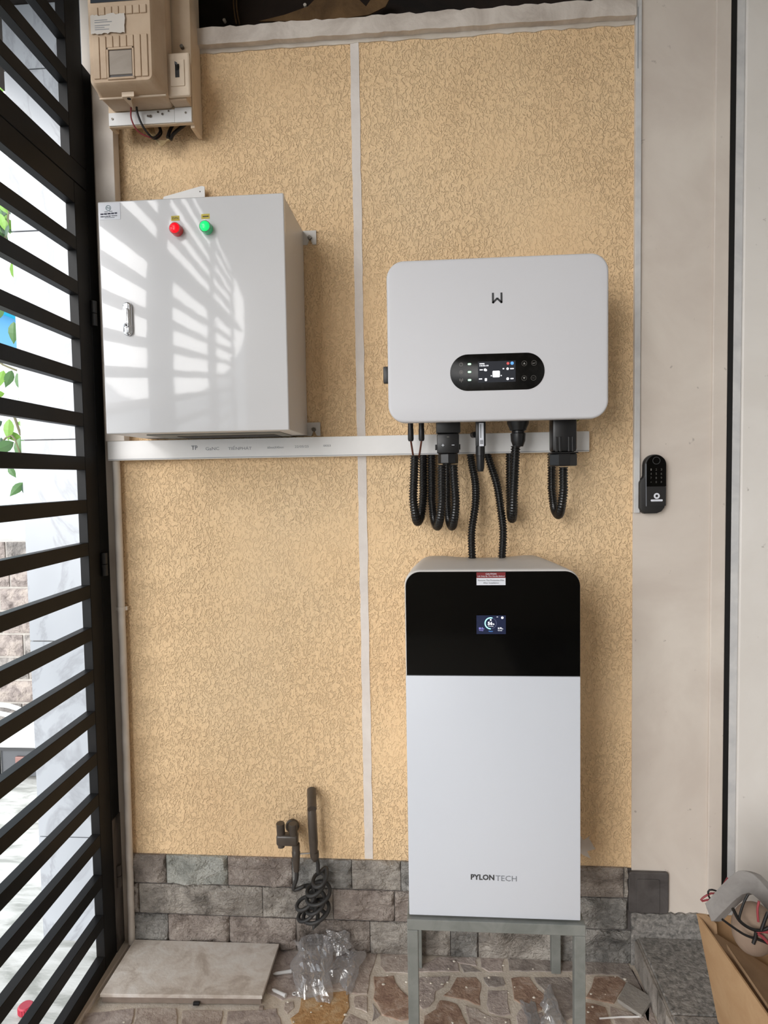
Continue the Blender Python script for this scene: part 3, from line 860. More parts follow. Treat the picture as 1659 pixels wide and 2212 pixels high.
# =================================================================== INVERTER
iv = thing('inverter', 'white wall-mounted solar inverter with a black display strip', 'inverter', (0.16, 0.0, 1.566))
MB().box(-0.075, 0.395, -0.186, -0.018, 1.612, 1.935, .012).build('body', 'cream_shell', iv, smooth=40)
MB().box(-0.03, 0.35, -0.018, -0.001, 1.66, 1.93).build('wall_mount', 'grey_steel', iv)
cov = MB().prism(rrect(-0.1145, 0.4335, 1.567, 1.9715, .044, -0.220, 10), (0, .034, 0), .007, 4).build('front_cover', 'white_plastic', iv, smooth=50)
# emblem
cx, cz = 0.1615, 1.8695
e_ = MB()
for a, c_ in (((-.0105, .0125), (-.0105, -.0105)), ((-.0105, -.0105), (-.0005, -.0005)), ((.0105, .0125), (.0105, -.0105)), ((.0105, -.0105), (.0005, -.0005))):
    p0, p1 = Vector((cx + a[0], 0, cz + a[1])), Vector((cx + c_[0], 0, cz + c_[1]))
    d = (p1 - p0).normalized(); w = Vector((-d.z, 0, d.x)) * .0024
    yy = Vector((0, -.2206, 0))
    e_.prism([p0 - w - d * .0012 + yy, p1 - w + d * .0012 + yy, p1 + w + d * .0012 + yy, p0 + w - d * .0012 + yy], (0, .0005, 0))
e_.build('emblem', 'ink_dark', cov)
dp = MB().prism(rrect(0.043, 0.277, 1.6425, 1.7335, .0448, -0.2214, 12), (0, .003, 0), .0006, 1).build('display_panel', 'smudged_glass', iv, smooth=50)
scn = plate('screen', 0.1125, 0.2055, 1.6625, 1.7145, -0.2219, 'screen_grey', dp)
ys = -0.2226
def g(name, x0, x1, z0, z1, mt, r=0.0): return plate(name, x0, x1, z0, z1, ys, mt, scn, r=r, d=.0004)
g('heading', 0.1160, 0.1285, 1.7078, 1.7100, 'glow_white', .0007)
lettering('10:02:10', 0.1275, 1.7040, ys, .022, .0036, 'glow_white', scn, bold=.02)
g('home_icon', 0.1485, 0.1665, 1.6745, 1.6905, 'glow_white', .0025)
g('icon_bar', 0.155, 0.160, 1.6800, 1.6808, 'ink_grey')
for x, z, w in ((0.1205, 1.6938, .008), (0.1965, 1.6948, .009), (0.1965, 1.6702, .008), (0.1185, 1.6712, .008), (0.1755, 1.6952, .004)):
    g('readout', x - w / 2, x + w / 2, z - .0012, z + .0012, 'glow_white', .0008)
MB().disc((0.130, ys, 1.6938), .0032).disc((0.1325, ys, 1.6926), .0024).build('panel_icon', 'glow_white', scn)
MB().disc((0.1858, ys, 1.6948), .0034, n=5, a0=90, a1=450).build('grid_icon', 'glow_white', scn)
MB().disc((0.1858, ys, 1.6700), .0033).build('load_icon', 'glow_white', scn)
g('battery_icon', 0.1290, 0.1345, 1.6658, 1.6728, 'glow_white', .0016)
MB().disc((0.1868, ys, 1.7080), .0034).build('alarm_icon', 'glow_red', scn)
MB().disc((0.1970, ys, 1.7082), .0040).build('wifi_icon', 'glow_blue', scn)
for x in (0.1452, 0.1700): MB().disc((x, ys, 1.6785), .0014).build('flow_dot', 'glow_white', scn)
for z in (1.7090, 1.6895, 1.6695):
    plate('status_led', 0.0870, 0.0955, z - .0022, z + .0022, -0.2220, 'led_green', dp, r=.0021)
yb = -0.2220
MB().disc((0.0705, yb, 1.7090), .0046, .0037, a0=-240, a1=60).box(0.0700, 0.0710, yb, yb + .0004, 1.7095, 1.7140).build('power_icon', 'icon_grey', dp)
MB().disc((0.0705, yb, 1.6895), .0046, .0037).disc((0.0705, yb, 1.6895), .0018).build('battery_status_icon', 'icon_grey', dp)
MB().disc((0.0705, yb, 1.6705), .0046, .0038, a0=-50, a1=50).disc((0.0705, yb, 1.6705), .0046, .0038, a0=130, a1=230).disc((0.0705, yb, 1.6705), .0026, .0019, a0=-50, a1=50).disc((0.0705, yb, 1.6705), .0026, .0019, a0=130, a1=230).box(0.0700, 0.0710, yb, yb + .0004, 1.6645, 1.6710).build('signal_icon', 'icon_grey', dp)
for x, z, kind in ((0.2270, 1.7070, 'up'), (0.2510, 1.7072, 'enter'), (0.2265, 1.6705, 'down'), (0.2495, 1.6705, 'esc')):
    bt = MB().disc((x, yb, z), .0066, .0057).build('touch_button', 'icon_dim', dp)
    if kind == 'up': MB().prism([(x - .0028, yb, z - .0022), (x + .0028, yb, z - .0022), (x, yb, z + .003)], (0, .0004, 0)).build('arrow', 'icon_grey', bt)
    elif kind == 'down': MB().prism([(x - .0028, yb, z + .0022), (x + .0028, yb, z + .0022), (x, yb, z - .003)], (0, .0004, 0)).build('arrow', 'icon_grey', bt)
    elif kind == 'enter': MB().box(x - .003, x + .003, yb, yb + .0004, z - .001, z).box(x + .0022, x + .003, yb, yb + .0004, z - .001, z + .002).prism([(x - .0042, yb, z - .0005), (x - .002, yb, z + .0012), (x - .002, yb, z - .0022)], (0, .0004, 0)).build('arrow', 'icon_grey', bt)
    else: lettering('ESC', x, z, yb, .0065, .0026, 'icon_dim', bt)
MB().cyl((-0.075, -0.15, 1.697), (-0.108, -0.15, 1.697), .020, 20).box(-0.131, -0.106, -0.158, -0.142, 1.676, 1.720, .003).build('isolator_knob', 'black_plastic', iv, smooth=40)

# ---- connectors (plugged into the inverter's underside)
def lathe_z(b_, x, y, prof, n=20):
    return b_.tube([(x, y, z) for z, r_ in prof], [r_ for z, r_ in prof], n)
for x, x2, lb in ((-0.062, -0.057, 'small black solar plug under the inverter, left of the pair'), (-0.033, -0.040, 'small black solar plug under the inverter, right of the pair')):
    pv = thing('solar_plug', lb, 'connector', (x, -.12, 1.527), 'solar plugs')
    lathe_z(MB(), x, -.12, [(1.6112, .0072), (1.558, .0072), (1.5575, .0078), (1.530, .0080), (1.525, .0062)]).build('plug_body', 'black_plastic', pv, smooth=40)
    wire('lead', [(x, -.12, 1.527), (x * .7 + x2 * .3, -.115, 1.515), (x2, -.103, 1.488), (x2 + (.002 if x < -.05 else -.006), -.100, 1.475)], .0026, 'wire_brown', pv)

dc = thing('battery_connector', 'wide black battery connector marked plus and minus under the inverter', 'connector', (0.038, -.14, 1.45))
MB().box(0.006, 0.070, -.157, -.120, 1.542, 1.6112, .004).build('socket', 'black_plastic', dc, smooth=40)
plug = MB().box(0.008, 0.066, -.160, -.122, 1.489, 1.541, .004).build('plug', 'black_plastic', dc, smooth=40)
MB().box(0.003, 0.008, -.150, -.130, 1.499, 1.513, .001).box(0.066, 0.0695, -.150, -.130, 1.499, 1.513, .001).build('latch', 'black_plastic', dc)
lettering('+', 0.0235, 1.5105, -.1606, .007, .007, 'sticker_white', plug)
lettering('-', 0.0500, 1.5105, -.1606, .007, .0014, 'sticker_white', plug)
plate('print_mark', 0.034, 0.040, 1.5305, 1.5335, -.1606, 'icon_dim', plug)
MB().prism([Vector((0.037 + .0265 * math.cos(R(a)), -.141 + .020 * math.sin(R(a)), 1.4885)) for a in range(0, 360, 45)], (0, 0, -.026), .002).build('gland_nut', 'black_plastic', dc)

wf = thing('wifi_stick', 'black communication stick with a white barcode label under the inverter', 'connector', (0.122, -.14, 1.435))
MB().box(0.110, 0.136, -.152, -.132, 1.506, 1.6112, .003).build('stick', 'black_plastic', wf, smooth=40)
wl = plate('barcode_label', 0.1185, 0.1305, 1.5065, 1.567, -.1526, 'sticker_white', wf)
plate('print_line', 0.1212, 0.1242, 1.528, 1.564, -.1531, 'ink_faint', wl)
for k in range(7): plate('bar', 0.1205, 0.1290, 1.5120 + k * .0016, 1.5128 + k * .0016, -.1531, 'ink_dark', wl)
lathe_z(MB(), 0.122, -.141, [(1.5065, .0125), (1.482, .0125), (1.481, .0115), (1.450, .0105), (1.440, .0075)], 10).build('collar', 'black_plastic', wf, smooth=40)
MB().cyl((0.104, -.120, 1.538), (0.110, -.135, 1.538), .008, 12).build('latch', 'black_plastic', wf)

gc = thing('grid_connector', 'tapering round black cable gland under the inverter', 'connector', (0.223, -.12, 1.50))
lathe_z(MB(), 0.2235, -.12, [(1.6112, .030), (1.566, .0285), (1.553, .0225), (1.548, .0215), (1.546, .0165), (1.541, .0165), (1.539, .0200), (1.520, .0190), (1.512, .0160), (1.505, .0135)]).build('gland', 'black_plastic', gc, smooth=40)

bc = thing('backup_connector', 'large squared black cable connector at the right under the inverter', 'connector', (0.336, -.14, 1.44))
MB().box(0.3055, 0.3685, -.166, -.112, 1.487, 1.6112, .008).build('housing', 'black_plastic', bc, smooth=40)
for x in (0.313, 0.3225, 0.345, 0.3545): MB().box(x, x + .006, -.168, -.160, 1.4875, 1.526, .001).build('rib', 'black_plastic', bc)
MB().box(0.3035, 0.3705, -.168, -.110, 1.4835, 1.4868, .001).build('flange', 'black_plastic', bc)
MB().prism([Vector((0.336 + .0375 * math.cos(R(a)), -.139 + .031 * math.sin(R(a)), 1.4832)) for a in range(22, 382, 45)], (0, 0, -.0325), .003).build('gland_nut', 'black_plastic', bc)

gw = thing('earth_wire', 'small coil of green-yellow earth wire behind the inverter corner', 'wire', (0.385, -.04, 1.54))
wire('coil', [(0.371 + .011 * math.cos(a * .8) + .0012 * a, -.05, 1.585 + .011 * math.sin(a * .8)) for a in range(0, 22)] + [(0.376, -.045, 1.572), (0.368, -.042, 1.548)], .0016, 'wire_green', gw, .004)

# ---- corrugated black conduits
def corrugated(label, pts, r_, pitch=.0074, loc=None):
    path = smooth_path(pts, pitch / 4)
    rad = [r_ + (0.0 if k % 4 in (0, 1) else -.0026) for k in range(len(path))]
    o_ = MB().tube(path, rad, 16).build('corrugated_conduit', 'black_rubber', smooth=70)
    return tag(o_, label, 'conduit', 'corrugated conduits')
def loop(px_f, ytop, px_b, ybot, yf, yb_, ztop_b=1.4915, wob=0):
    a0, a1 = at(px_f, ytop, yf), at(px_f + wob, ybot - 60, yf)
    m0 = at((px_f + wob) * .55 + px_b * .45, ybot - 9, (yf + yb_) / 2)
    q = at(px_f * .8 + px_b * .2 + wob * .8, ybot - 24, yf * .85 + yb_ * .15)
    q2 = at(px_f * .2 + px_b * .8 + wob * .2, ybot - 26, yf * .15 + yb_ * .85)
    b1, b0 = at(px_b, ybot - 65, yb_), at(px_b, ytop + 30, yb_)
    return [a0, (a0 + a1) / 2, a1, q, m0, q2, b1, (b1 + b0) / 2, Vector((b0.x, b0.y, ztop_b))]
corrugated('looped corrugated conduit below the pair of solar plugs, leftmost', loop(896, 984, 914, 1136, -.100, -.022, wob=-3), .0125)
corrugated('looped corrugated conduit below the left half of the battery connector', loop(954, 1004, 933, 1146, -.140, -.024), .0120)
corrugated('looped corrugated conduit below the right half of the battery connector', loop(979, 1004, 966, 1146, -.138, -.024, wob=5), .0120)
corrugated('corrugated conduit from the communication stick down to the battery top', [at(1016, 982, -.022), at(1019, 1000, -.026), at(1027, 1045, -.05), at(1027, 1090, -.075), at(1019, 1150, -.09), Vector((0.1005, -.10, 1.2))], .0112)
corrugated('slanting corrugated conduit from the trunking down to the battery top', [at(1052, 980, -.022), at(1058, 998, -.026), at(1074, 1050, -.05), at(1083, 1110, -.075), at(1087, 1150, -.09), Vector((0.181, -.10, 1.2))], .0112)
corrugated('looped corrugated conduit below the tapering gland', loop(1114, 964, 1102, 1129, -.12, -.022, wob=-5), .0128)
corrugated('looped corrugated conduit below the large squared connector, rightmost', loop(1217, 1009, 1192, 1121, -.139, -.024), .0122)

# =================================================================== BATTERY ON ITS STAND
bt = thing('battery_unit', 'tall white battery unit with a black glass upper front, on a steel stand', 'battery', (0.131, -0.21, 0.366))
def shell(x0, x1, z0, z1, r_, y, dip=0.0, n=8):
    pts = [Vector((x0, y, z0)), Vector((x1, y, z0))]
    for k in range(n + 1):
        a = R(90 * k / n); pts.append(Vector((x1 - r_ + r_ * math.cos(a), y, z1 - r_ + r_ * math.sin(a))))
    m_ = 16
    for k in range(1, m_):
        t = k / m_; x = x1 - r_ + (x0 + r_ - x1 + r_) * t
        w = max(0, math.sin(math.pi * min(max((t - .1) / .75, 0), 1))) ** .7
        pts.append(Vector((x, y, z1 - dip * w)))
    for k in range(n + 1):
        a = R(90 + 90 * k / n); pts.append(Vector((x0 + r_ + r_ * math.cos(a), y, z1 - r_ + r_ * math.sin(a))))
    return pts
b_ = MB()
loft(b_, [shell(-0.072, 0.333, .367, 1.2075, .034, -.3525), shell(-0.0735, 0.3345, .367, 1.209, .035, -.348), shell(-0.0735, 0.3345, .367, 1.209, .036, -.335), shell(-0.069, 0.326, .367, 1.209, .045, -.20, .001), shell(-0.058, 0.312, .367, 1.2085, .05, -.075, .006), shell(-0.052, 0.306, .367, 1.2035, .05, -.062, .007)])
b_.build('casing', 'cream_shell', bt, smooth=35)
fp = MB().box(-0.0735, 0.3340, -.361, -.3528, .3685, .9575, .002).build('front_panel', 'white_battery', bt, smooth=40)
# glass top: rounded upper corners
pts = [Vector((-0.071, -.361, .9585)), Vector((0.3335, -.361, .9585))]
for k in range(9): a = R(90 * k / 8); pts.append(Vector((0.3335 - .034 + .034 * math.cos(a), -.361, 1.2050 - .034 + .034 * math.sin(a))))
for k in range(9): a = R(90 + 90 * k / 8); pts.append(Vector((-0.071 + .034 + .034 * math.cos(a), -.361, 1.2050 - .034 + .034 * math.sin(a))))
gp = MB().prism(pts, (0, .0083, 0), .001, 1).build('glass_panel', 'black_glass', bt, smooth=40)
stw = plate('caution_sticker', 0.0955, 0.1625, 1.1735, 1.2035, -.3616, 'sticker_white', gp)
str_ = plate('red_band', 0.0955, 0.1625, 1.1905, 1.2037, -.3620, 'sticker_red', stw)
lettering('CAUTION', 0.129, 1.2000, -.3626, .025, .0034, 'sticker_white', stw, bold=.02)
lettering('Lift Only By The Handle Behind', 0.129, 1.1943, -.3626, .062, .0036, 'sticker_white', stw, bold=.01)
lettering('Remove The Protective Film', 0.129, 1.1850, -.3622, .060, .0034, 'ink_dark', stw)
lettering('After Installation', 0.129, 1.1790, -.3622, .036, .0034, 'ink_dark', stw)
sb = plate('screen', 0.0945, 0.1625, 1.0580, 1.1020, -.3616, 'screen_navy', gp)
yv = -.3622
MB().disc((0.1275, yv, 1.0835), .0143, .0118, a0=72, a1=270).build('charge_arc', 'glow_cyan', sb)
MB().disc((0.1275, yv, 1.0835), .0140, .0122, a0=-78, a1=66).build('charge_track', 'ring_dim', sb)
MB().disc((0.1275, yv, 1.0915), .0019).build('battery_dot', 'glow_white', sb)
lettering('56', 0.1262, 1.0835, yv, .0112, .0080, 'glow_white', sb, bold=.03)
lettering('%', 0.1342, 1.0815, yv, .0036, .0038, 'glow_white', sb, bold=.01)
lettering('Charging', 0.1275, 1.0767, yv, .0120, .0026, 'glow_white', sb)
lettering('53.2', 0.1048, 1.0715, yv, .0098, .0042, 'glow_violet', sb, bold=.02)
lettering('v', 0.1113, 1.0702, yv, .0020, .0024, 'glow_violet', sb)
lettering('Voltage', 0.1053, 1.0665, yv, .0104, .0026, 'glow_violet', sb)
lettering('0.70', 0.1486, 1.0717, yv, .0090, .0042, 'glow_white', sb, bold=.02)
lettering('A', 0.1550, 1.0705, yv, .0024, .0026, 'glow_white', sb)
lettering('Current', 0.1490, 1.0667, yv, .0100, .0024, 'glow_white', sb)
lettering('Master', 0.1278, 1.0648, yv, .0098, .0026, 'glow_blue', sb)
MB().disc((0.1430, yv, 1.0965), .0026, a0=40, a1=140).build('wifi_icon', 'glow_white', sb)
MB().disc((0.1545, yv, 1.0968), .0028).build('lock_icon', 'glow_white', sb)
lettering('PYLON', 0.1035, 0.4685, -.3616, .056, .0140, 'ink_dark', fp, bold=.035)
lettering('TECH', 0.1595, 0.4672, -.3616, .050, .0136, 'ink_grey', fp)

sn = thing('steel_stand', 'grey-green square-tube steel stand under the battery', 'stand', (0.133, -0.2, 0.0))
def leg(x0, y0): MB().box(x0, x0 + .026, y0, y0 + .026, 0.002, 0.3375, .0015).build('leg', 'grey_steel', sn)
for x0 in (-0.0785, 0.3175):
    leg(x0, -.372); leg(x0, -.062)
MB().box(-0.0785, 0.3435, -.372, -.346, .338, .3645, .0015).build('front_rail', 'grey_steel', sn)
MB().box(-0.0785, 0.3435, -.062, -.036, .338, .3645, .0015).build('back_rail', 'grey_steel', sn)
for x0 in (-0.0785, 0.3175): MB().box(x0, x0 + .026, -.3455, -.0625, .338, .3645, .0015).build('side_rail', 'grey_steel', sn)
MB().box(0.12, 0.146, -.3455, -.0625, .338, .3645, .0015).build('cross_rail', 'grey_steel', sn)

# =================================================================== SMART LOCK
lk = thing('keypad_lock', 'black keypad door lock on the plaster pier', 'door lock', (0.607, -0.004, 1.318))
k_ = 1.868 / 1420 / 15.26
def L(x, y): return Vector((0.607 + (x - 560) * k_, 0, 1.398 - (y - 1140) * k_))
body = [L(920, 520)] + [L(582 + 338 * math.cos(R(a)), 520 - 330 * math.sin(R(a))) for a in range(12, 180, 12)] + [L(240, 540), L(238, 860), L(215, 930), L(120, 1035), L(100, 1090), L(98, 1900), L(150, 2010), L(245, 2088), L(640, 2085), L(790, 2020), L(880, 1900), L(915, 1750)]
body = [q + Vector((0, -.030, 0)) for q in body]
MB().prism(body, (0, .026, 0), .004, 2).build('body', 'lock_body', lk, smooth=40)
gl_ = [L(910, 520)] + [L(605 + 305 * math.cos(R(a)), 520 - 305 * math.sin(R(a))) for a in range(12, 180, 12)] + [L(300, 520), L(300, 1215), L(910, 1215)]
kp = MB().prism([q + Vector((0, -.0312, 0)) for q in gl_], (0, .002, 0)).build('keypad', 'black_glass', lk)
c_ = L(605, 390); MB().disc((c_.x, -.0317, c_.z), 120 * k_, 105 * k_).build('finger_sensor', 'ink_dark', kp)
for r_, row in enumerate(('123', '456', '789', '*0#')):
    for j, ch in enumerate(row):
        q = L(440 + 160 * j, 675 + 133 * r_)
        lettering(ch, q.x, q.z, -.0317, 42 * k_, 70 * k_ if ch != '*' else 42 * k_, 'icon_dim', kp, name='digit')
lp_ = [L(300, 1230), L(910, 1230), L(905, 1840), L(300, 1850)]
MB().prism([q + Vector((0, -.0312, 0)) for q in lp_], (0, .002, 0)).build('lower_panel', 'lock_body', lk)
MB().prism([q + Vector((0, -.032, 0)) for q in (L(272, 480), L(296, 480), L(306, 1850), L(285, 1850))], (0, .004, 0), .0005).build('edge_rib', 'ink_grey', lk)
c_ = L(620, 1520); MB().disc((c_.x, -.0318, c_.z), 95 * k_, 42 * k_).build('emblem', 'sticker_white', lk)
a_, d_ = L(435, 1695), L(805, 1632)
plate('emblem_bar', a_.x, d_.x, a_.z, d_.z, -.0318, 'sticker_white', lk, r=.002)
MB().box(0.5725, 0.578, -.022, -.006, 1.335, 1.382, .001).build('side_latch', 'screw_steel', lk)

# =================================================================== BIDET TAP
tp = thing('spray_tap', 'dark metal wall tap with two knobs', 'tap', (-0.43, 0, 0.33))
fc = at(632, 1783, -.001)
MB().cyl((fc.x, -.001, fc.z), (fc.x, -.012, fc.z), .0205, 28, .003).build('wall_flange', 'dark_metal', tp, smooth=40)
MB().cyl((fc.x, -.011, fc.z), (-0.424, -.050, 0.390), .010, 20).build('inlet', 'dark_metal', tp, smooth=40)
MB().box(-0.472, -0.409, -.075, -.047, 0.362, 0.395, .007, 3).build('body', 'dark_metal', tp, smooth=40)
for x in (-0.4595, -0.4225): MB().cyl((x, -.061, 0.392), (x, -.066, 0.428), .0122, 24, .001).build('knob', 'dark_metal', tp, smooth=40)
MB().cyl((-0.4595, -.061, 0.364), (-0.4595, -.061, 0.354), .010, 20).build('plug', 'dark_metal', tp, smooth=40)
lathe_z(MB(), -0.4165, -.060, [(0.364, .0115), (0.342, .0115), (0.340, .0125), (0.318, .0110), (0.282, .0085), (0.280, .004)]).build('outlet', 'dark_metal', tp, smooth=40)
sh = thing('bidet_sprayer', 'slim dark metal bidet sprayer hanging in its holder beside the tap', 'sprayer', (-0.36, -.05, 0.31))
MB().tube([at(678, 1850, -.055), at(677, 1820, -.055), at(674, 1760, -.055), at(673, 1745, -.052)], [.0105, .0135, .0135, .0125], 20).build('grip', 'dark_metal', sh, smooth=50)
MB().tube([at(674, 1748, -.068), at(673, 1706, -.012)], [.0135, .0135], 20).build('head', 'dark_metal', sh, smooth=40)
lathe_z(MB(), -0.3625, -.054, [(0.338, .0128), (0.322, .0125), (0.310, .006)]).build('collar', 'dark_metal', sh, smooth=40)
MB().tube([(-0.4165, -.058, 0.332), (-0.3625, -.054, 0.335)], .0025, 10).build('holder_bar', 'chrome', tp)
hp = [at(684, 1853, -.054), at(687, 1868, -.05), at(688, 1885, -.05)]
for k in range(0, 62):
    a = k * .52 - .6
    t = k / 61
    cxh = -0.352 + .008 * math.sin(k * .3) - .012 * t
    hp.append(Vector((cxh + (.021 + .010 * min(1, t * 2)) * math.cos(a), -.050 - .028 * math.sin(a) - .005 * t, 0.268 - .135 * t + .012 * math.cos(a * 1.0 + 1))))
for k in range(0, 30):
    a = -k * .55
    t = k / 29
    hp.append(Vector((-0.385 - .01 * t + .028 * math.cos(a + 1), -.052 - .022 * math.sin(a + 1), 0.125 + .085 * t + .016 * math.cos(a + 2))))
hp += [at(655, 1915, -.055), at(634, 1922, -.06), at(641, 1895, -.06), at(640, 1862, -.06)]
wh = wire('spray_hose', hp, .0056, 'hose_rubber', None, .006, 10)
tag(wh, 'coiled dark grey rubber hose hanging below the tap', 'hose')

# =================================================================== ON THE FLOOR
sl = thing('floor_slab', 'dusty beige floor tile lying on the floor beside the gate', 'tile', (-0.69, -0.15, 0.0))
zs = .027
cs = [on_floor(291, 2029, zs), on_floor(607, 2027, zs), on_floor(566, 2151, zs), on_floor(216, 2147, zs)]
for q in cs[:2]: q.y = min(q.y, -.017)
ctr = sum(cs, Vector()) / 4
MB().prism([q - Vector((0, 0, .010)) for q in cs], (0, 0, .010), .0012).build('face', 'floor_tile', sl)
MB().prism([ctr + (q - ctr) * .985 - Vector((0, 0, .026)) for q in cs], (0, 0, .0155), .001).build('mortar_bed', 'tile_edge', sl)
o = MB().prism([on_floor(1353, 2120, .012), on_floor(1411, 2155, .012), on_floor(1386, 2193, .012), on_floor(1334, 2158, .012)], (0, 0, -.010), .001).build('tile_offcut', 'concrete')
tag(o, 'small grey tile offcut lying beside the step', 'tile')

def film(label, corners, amp, seed, nx=22, ny=22, puff=.02, name='plastic_bag'):
    """a crumpled clear film bag: two puckered sheets joined round the rim"""
    c00, c10, c11, c01 = [Vector(q) for q in corners]
    t = bmesh.new(); G = {}
    for s in (0, 1):
        for i in range(nx + 1):
            for j in range(ny + 1):
                a, c_ = i / nx, j / ny
                wob = .012 * noise.noise(Vector((a * 5 + seed, c_ * 5, 3)))
                p_ = (c00 * (1 - a) + c10 * a) * (1 - c_) + (c01 * (1 - a) + c11 * a) * c_
                rim = min(1, 6 * min(a, 1 - a, c_, 1 - c_))
                w = 1 - abs(noise.noise(Vector((p_.x * 26 + seed, p_.y * 26, p_.z * 26)))) * 2
                w2 = 1 - abs(noise.noise(Vector((p_.x * 60, p_.y * 60 + seed, p_.z * 60)))) * 2
                h = rim * (puff + amp * (.65 * w + .35 * w2)) if s == 0 else .001 + rim * .002
                # ragged outline
                q = p_ + Vector((wob, wob * .6, 0)) + (p_ - (c00 + c11) / 2) * (.42 * noise.noise(Vector((a * 3, c_ * 3, seed))))
                q.z = max(q.z, .002) + max(h, .0005)
                q.y = min(q.y, -.016)
                edge = i in (0, nx) or j in (0, ny)
                if s == 1 and edge: G[(1, i, j)] = G[(0, i, j)]
                else: G[(s, i, j)] = t.verts.new(q)
    for s in (0, 1):
        for i in range(nx):
            for j in range(ny):
                try: t.faces.new((G[(s, i, j)], G[(s, i + 1, j)], G[(s, i + 1, j + 1)], G[(s, i, j + 1)]))
                except ValueError: pass
    bmesh.ops.recalc_face_normals(t, faces=t.faces[:])
    m_ = MB(); m_.merge(t)
    return tag(m_.build(name, 'clear_film'), label, 'plastic bag', 'plastic bags')
film('crumpled clear plastic bag with its tip pointing forward, on the floor under the hose', [(-0.440, -.022, .045), (-0.318, -.020, .05), (-0.300, -.205, .002), (-0.400, -.190, .002)], .014, 2.0, puff=.022)
film('flattened clear plastic bag behind, leaning on the slate under the hose', [(-0.340, -.018, .078), (-0.272, -.018, .066), (-0.262, -.060, .030), (-0.345, -.060, .034)], .010, 8.0, puff=.008)
film('crumpled clear plastic bag on the floor, right of the pair under the hose', [(-0.300, -.03, .01), (-0.222, -.020, .02), (-0.245, -.165, .002), (-0.330, -.12, .002)], .014, 5.0, puff=.016)
film('small pointed clear plastic bag on the floor between the stand legs', [(0.275, -.165, .002), (0.304, -.115, .004), (0.330, -.26, .002), (0.262, -.24, .002)], .010, 11.0, 24, 24, .012)
o = film('flat ribbed brown-tinted plastic sleeve on the floor between the stand legs', [(0.215, -.17, .001), (0.252, -.165, .001), (0.262, -.27, .001), (0.232, -.27, .001)], .004, 13.0, 20, 20, .003)

def anchor(px, py, px2, py2, label):
    a, c_ = on_floor(px, py, .006), on_floor(px2, py2, .006)
    d = c_ - a
    t = thing('wall_plug', label, 'wall plug', (a + c_) / 2, 'loose plastic wall plugs')
    MB().tube([a, a + d * .15, a + d * .7, a + d * .9, c_], [.002, .0045, .0048, .0052, .0052], 10).build('sleeve', 'white_strip', t, smooth=40)
    MB().tube([c_ - d * .04, c_ + d * .05], .0058, 10).build('collar', 'white_strip', t, smooth=40)
anchor(590, 2104, 628, 2098, 'loose white plastic wall plug nearer the slate beside the floor tile')
anchor(588, 2137, 616, 2150, 'loose white plastic wall plug lying nearer the front beside the floor tile')
q = on_floor(636, 2147, .002)
o = MB().tube([q + Vector((.005 * math.cos(R(a)), .005 * math.sin(R(a)), .0005)) for a in range(0, 375, 15)], .0017, 8).build('washer', 'white_strip')
tag(o, 'tiny white plastic washer on the floor', 'washer')
q = on_floor(424, 2168, .006)
o = MB().tube([q - Vector((.008, 0, 0)), q + Vector((.008, .001, 0))], .005, 10).build('black_stub', 'black_plastic')
tag(o, 'small black plastic stub in front of the floor tile', 'debris')
q = on_floor(566, 2178, .004)
o = MB().box(q.x - .008, q.x + .005, q.y - .005, q.y + .005, .001, .009, .002).build('stone_chip', 'tile_edge')
tag(o, 'small brown stone chip by the corner of the floor tile', 'debris')
a, c_ = on_floor(1295, 2200, .003), on_floor(1388, 2196, .003)
o = MB().tube([a, (a + c_) / 2 + Vector((0, .002, 0)), c_], .0022, 8).build('white_stick', 'pvc')
tag(o, 'thin white plastic stick on the floor near the step', 'stick')
# plaster crumbs
random.seed(5)
b_ = MB()
for k in range(130):
    x, y = random.uniform(-.93, .52), random.uniform(-.42, -.012)
    if -0.92 < x < -0.46 and y > -.27: continue
    s_ = random.uniform(.0012, .0038)
    z = .0015
    t = bmesh.new(); bmesh.ops.create_icosphere(t, subdivisions=1, radius=s_)
    for v in t.verts: v.co = Vector((v.co.x * random.uniform(.6, 1.8), v.co.y, v.co.z * .6)) + Vector((x, y, z + s_ * .5))
    b_.merge(t)
o = b_.build('plaster_crumbs', 'offwhite_crumb', origin=(0, -.2, 0))
o['kind'] = 'stuff'; o['label'] = 'scattered white plaster crumbs on the floor'; o['category'] = 'debris'

# =================================================================== CARDBOARD BOX
bx = thing('cardboard_box', 'open cardboard box on the granite step in the lower right corner', 'box', (0.82, -0.52, 0.086))
zb, zt_ = 0.087, 0.345
def wall4(name, a0, a1, c0, c1, th, mt):
    """slab from bottom edge a0-a1 to top edge c0-c1, thickness vector th"""
    return MB().prism([a0, a1, c1, c0], th).build(name, mt, bx)
wall4('left_wall', (0.675, -.305, zb), (0.699, -.80, zb), (0.630, -.285, zt_), (0.662, -.80, zt_), (.004, 0, 0), 'cardboard')
wall4('back_wall', (0.679, -.305, zb), (1.06, -.285, zb), (0.636, -.287, zt_), (1.09, -.272, zt_ - .01), (0, -.004, 0), 'cardboard')
wall4('right_wall', (1.06, -.29, zb), (1.08, -.80, zb), (1.085, -.28, zt_), (1.10, -.80, zt_), (.004, 0, 0), 'cardboard')
wall4('front_wall', (0.703, -.80, zb), (1.076, -.80, zb), (0.668, -.80, zt_), (1.095, -.80, zt_), (0, -.004, 0), 'cardboard')
MB().prism([(0.679, -.309, zb), (0.703, -.796, zb), (1.074, -.796, zb), (1.058, -.292, zb)], (0, 0, .004)).build('bottom', 'cardboard_in', bx)
MB().prism([(0.642, -.33, .338), (0.668, -.79, .340), (0.80, -.79, .262), (0.775, -.34, .258)], (0, 0, -.004)).build('inner_flap', 'cardboard_in', bx)
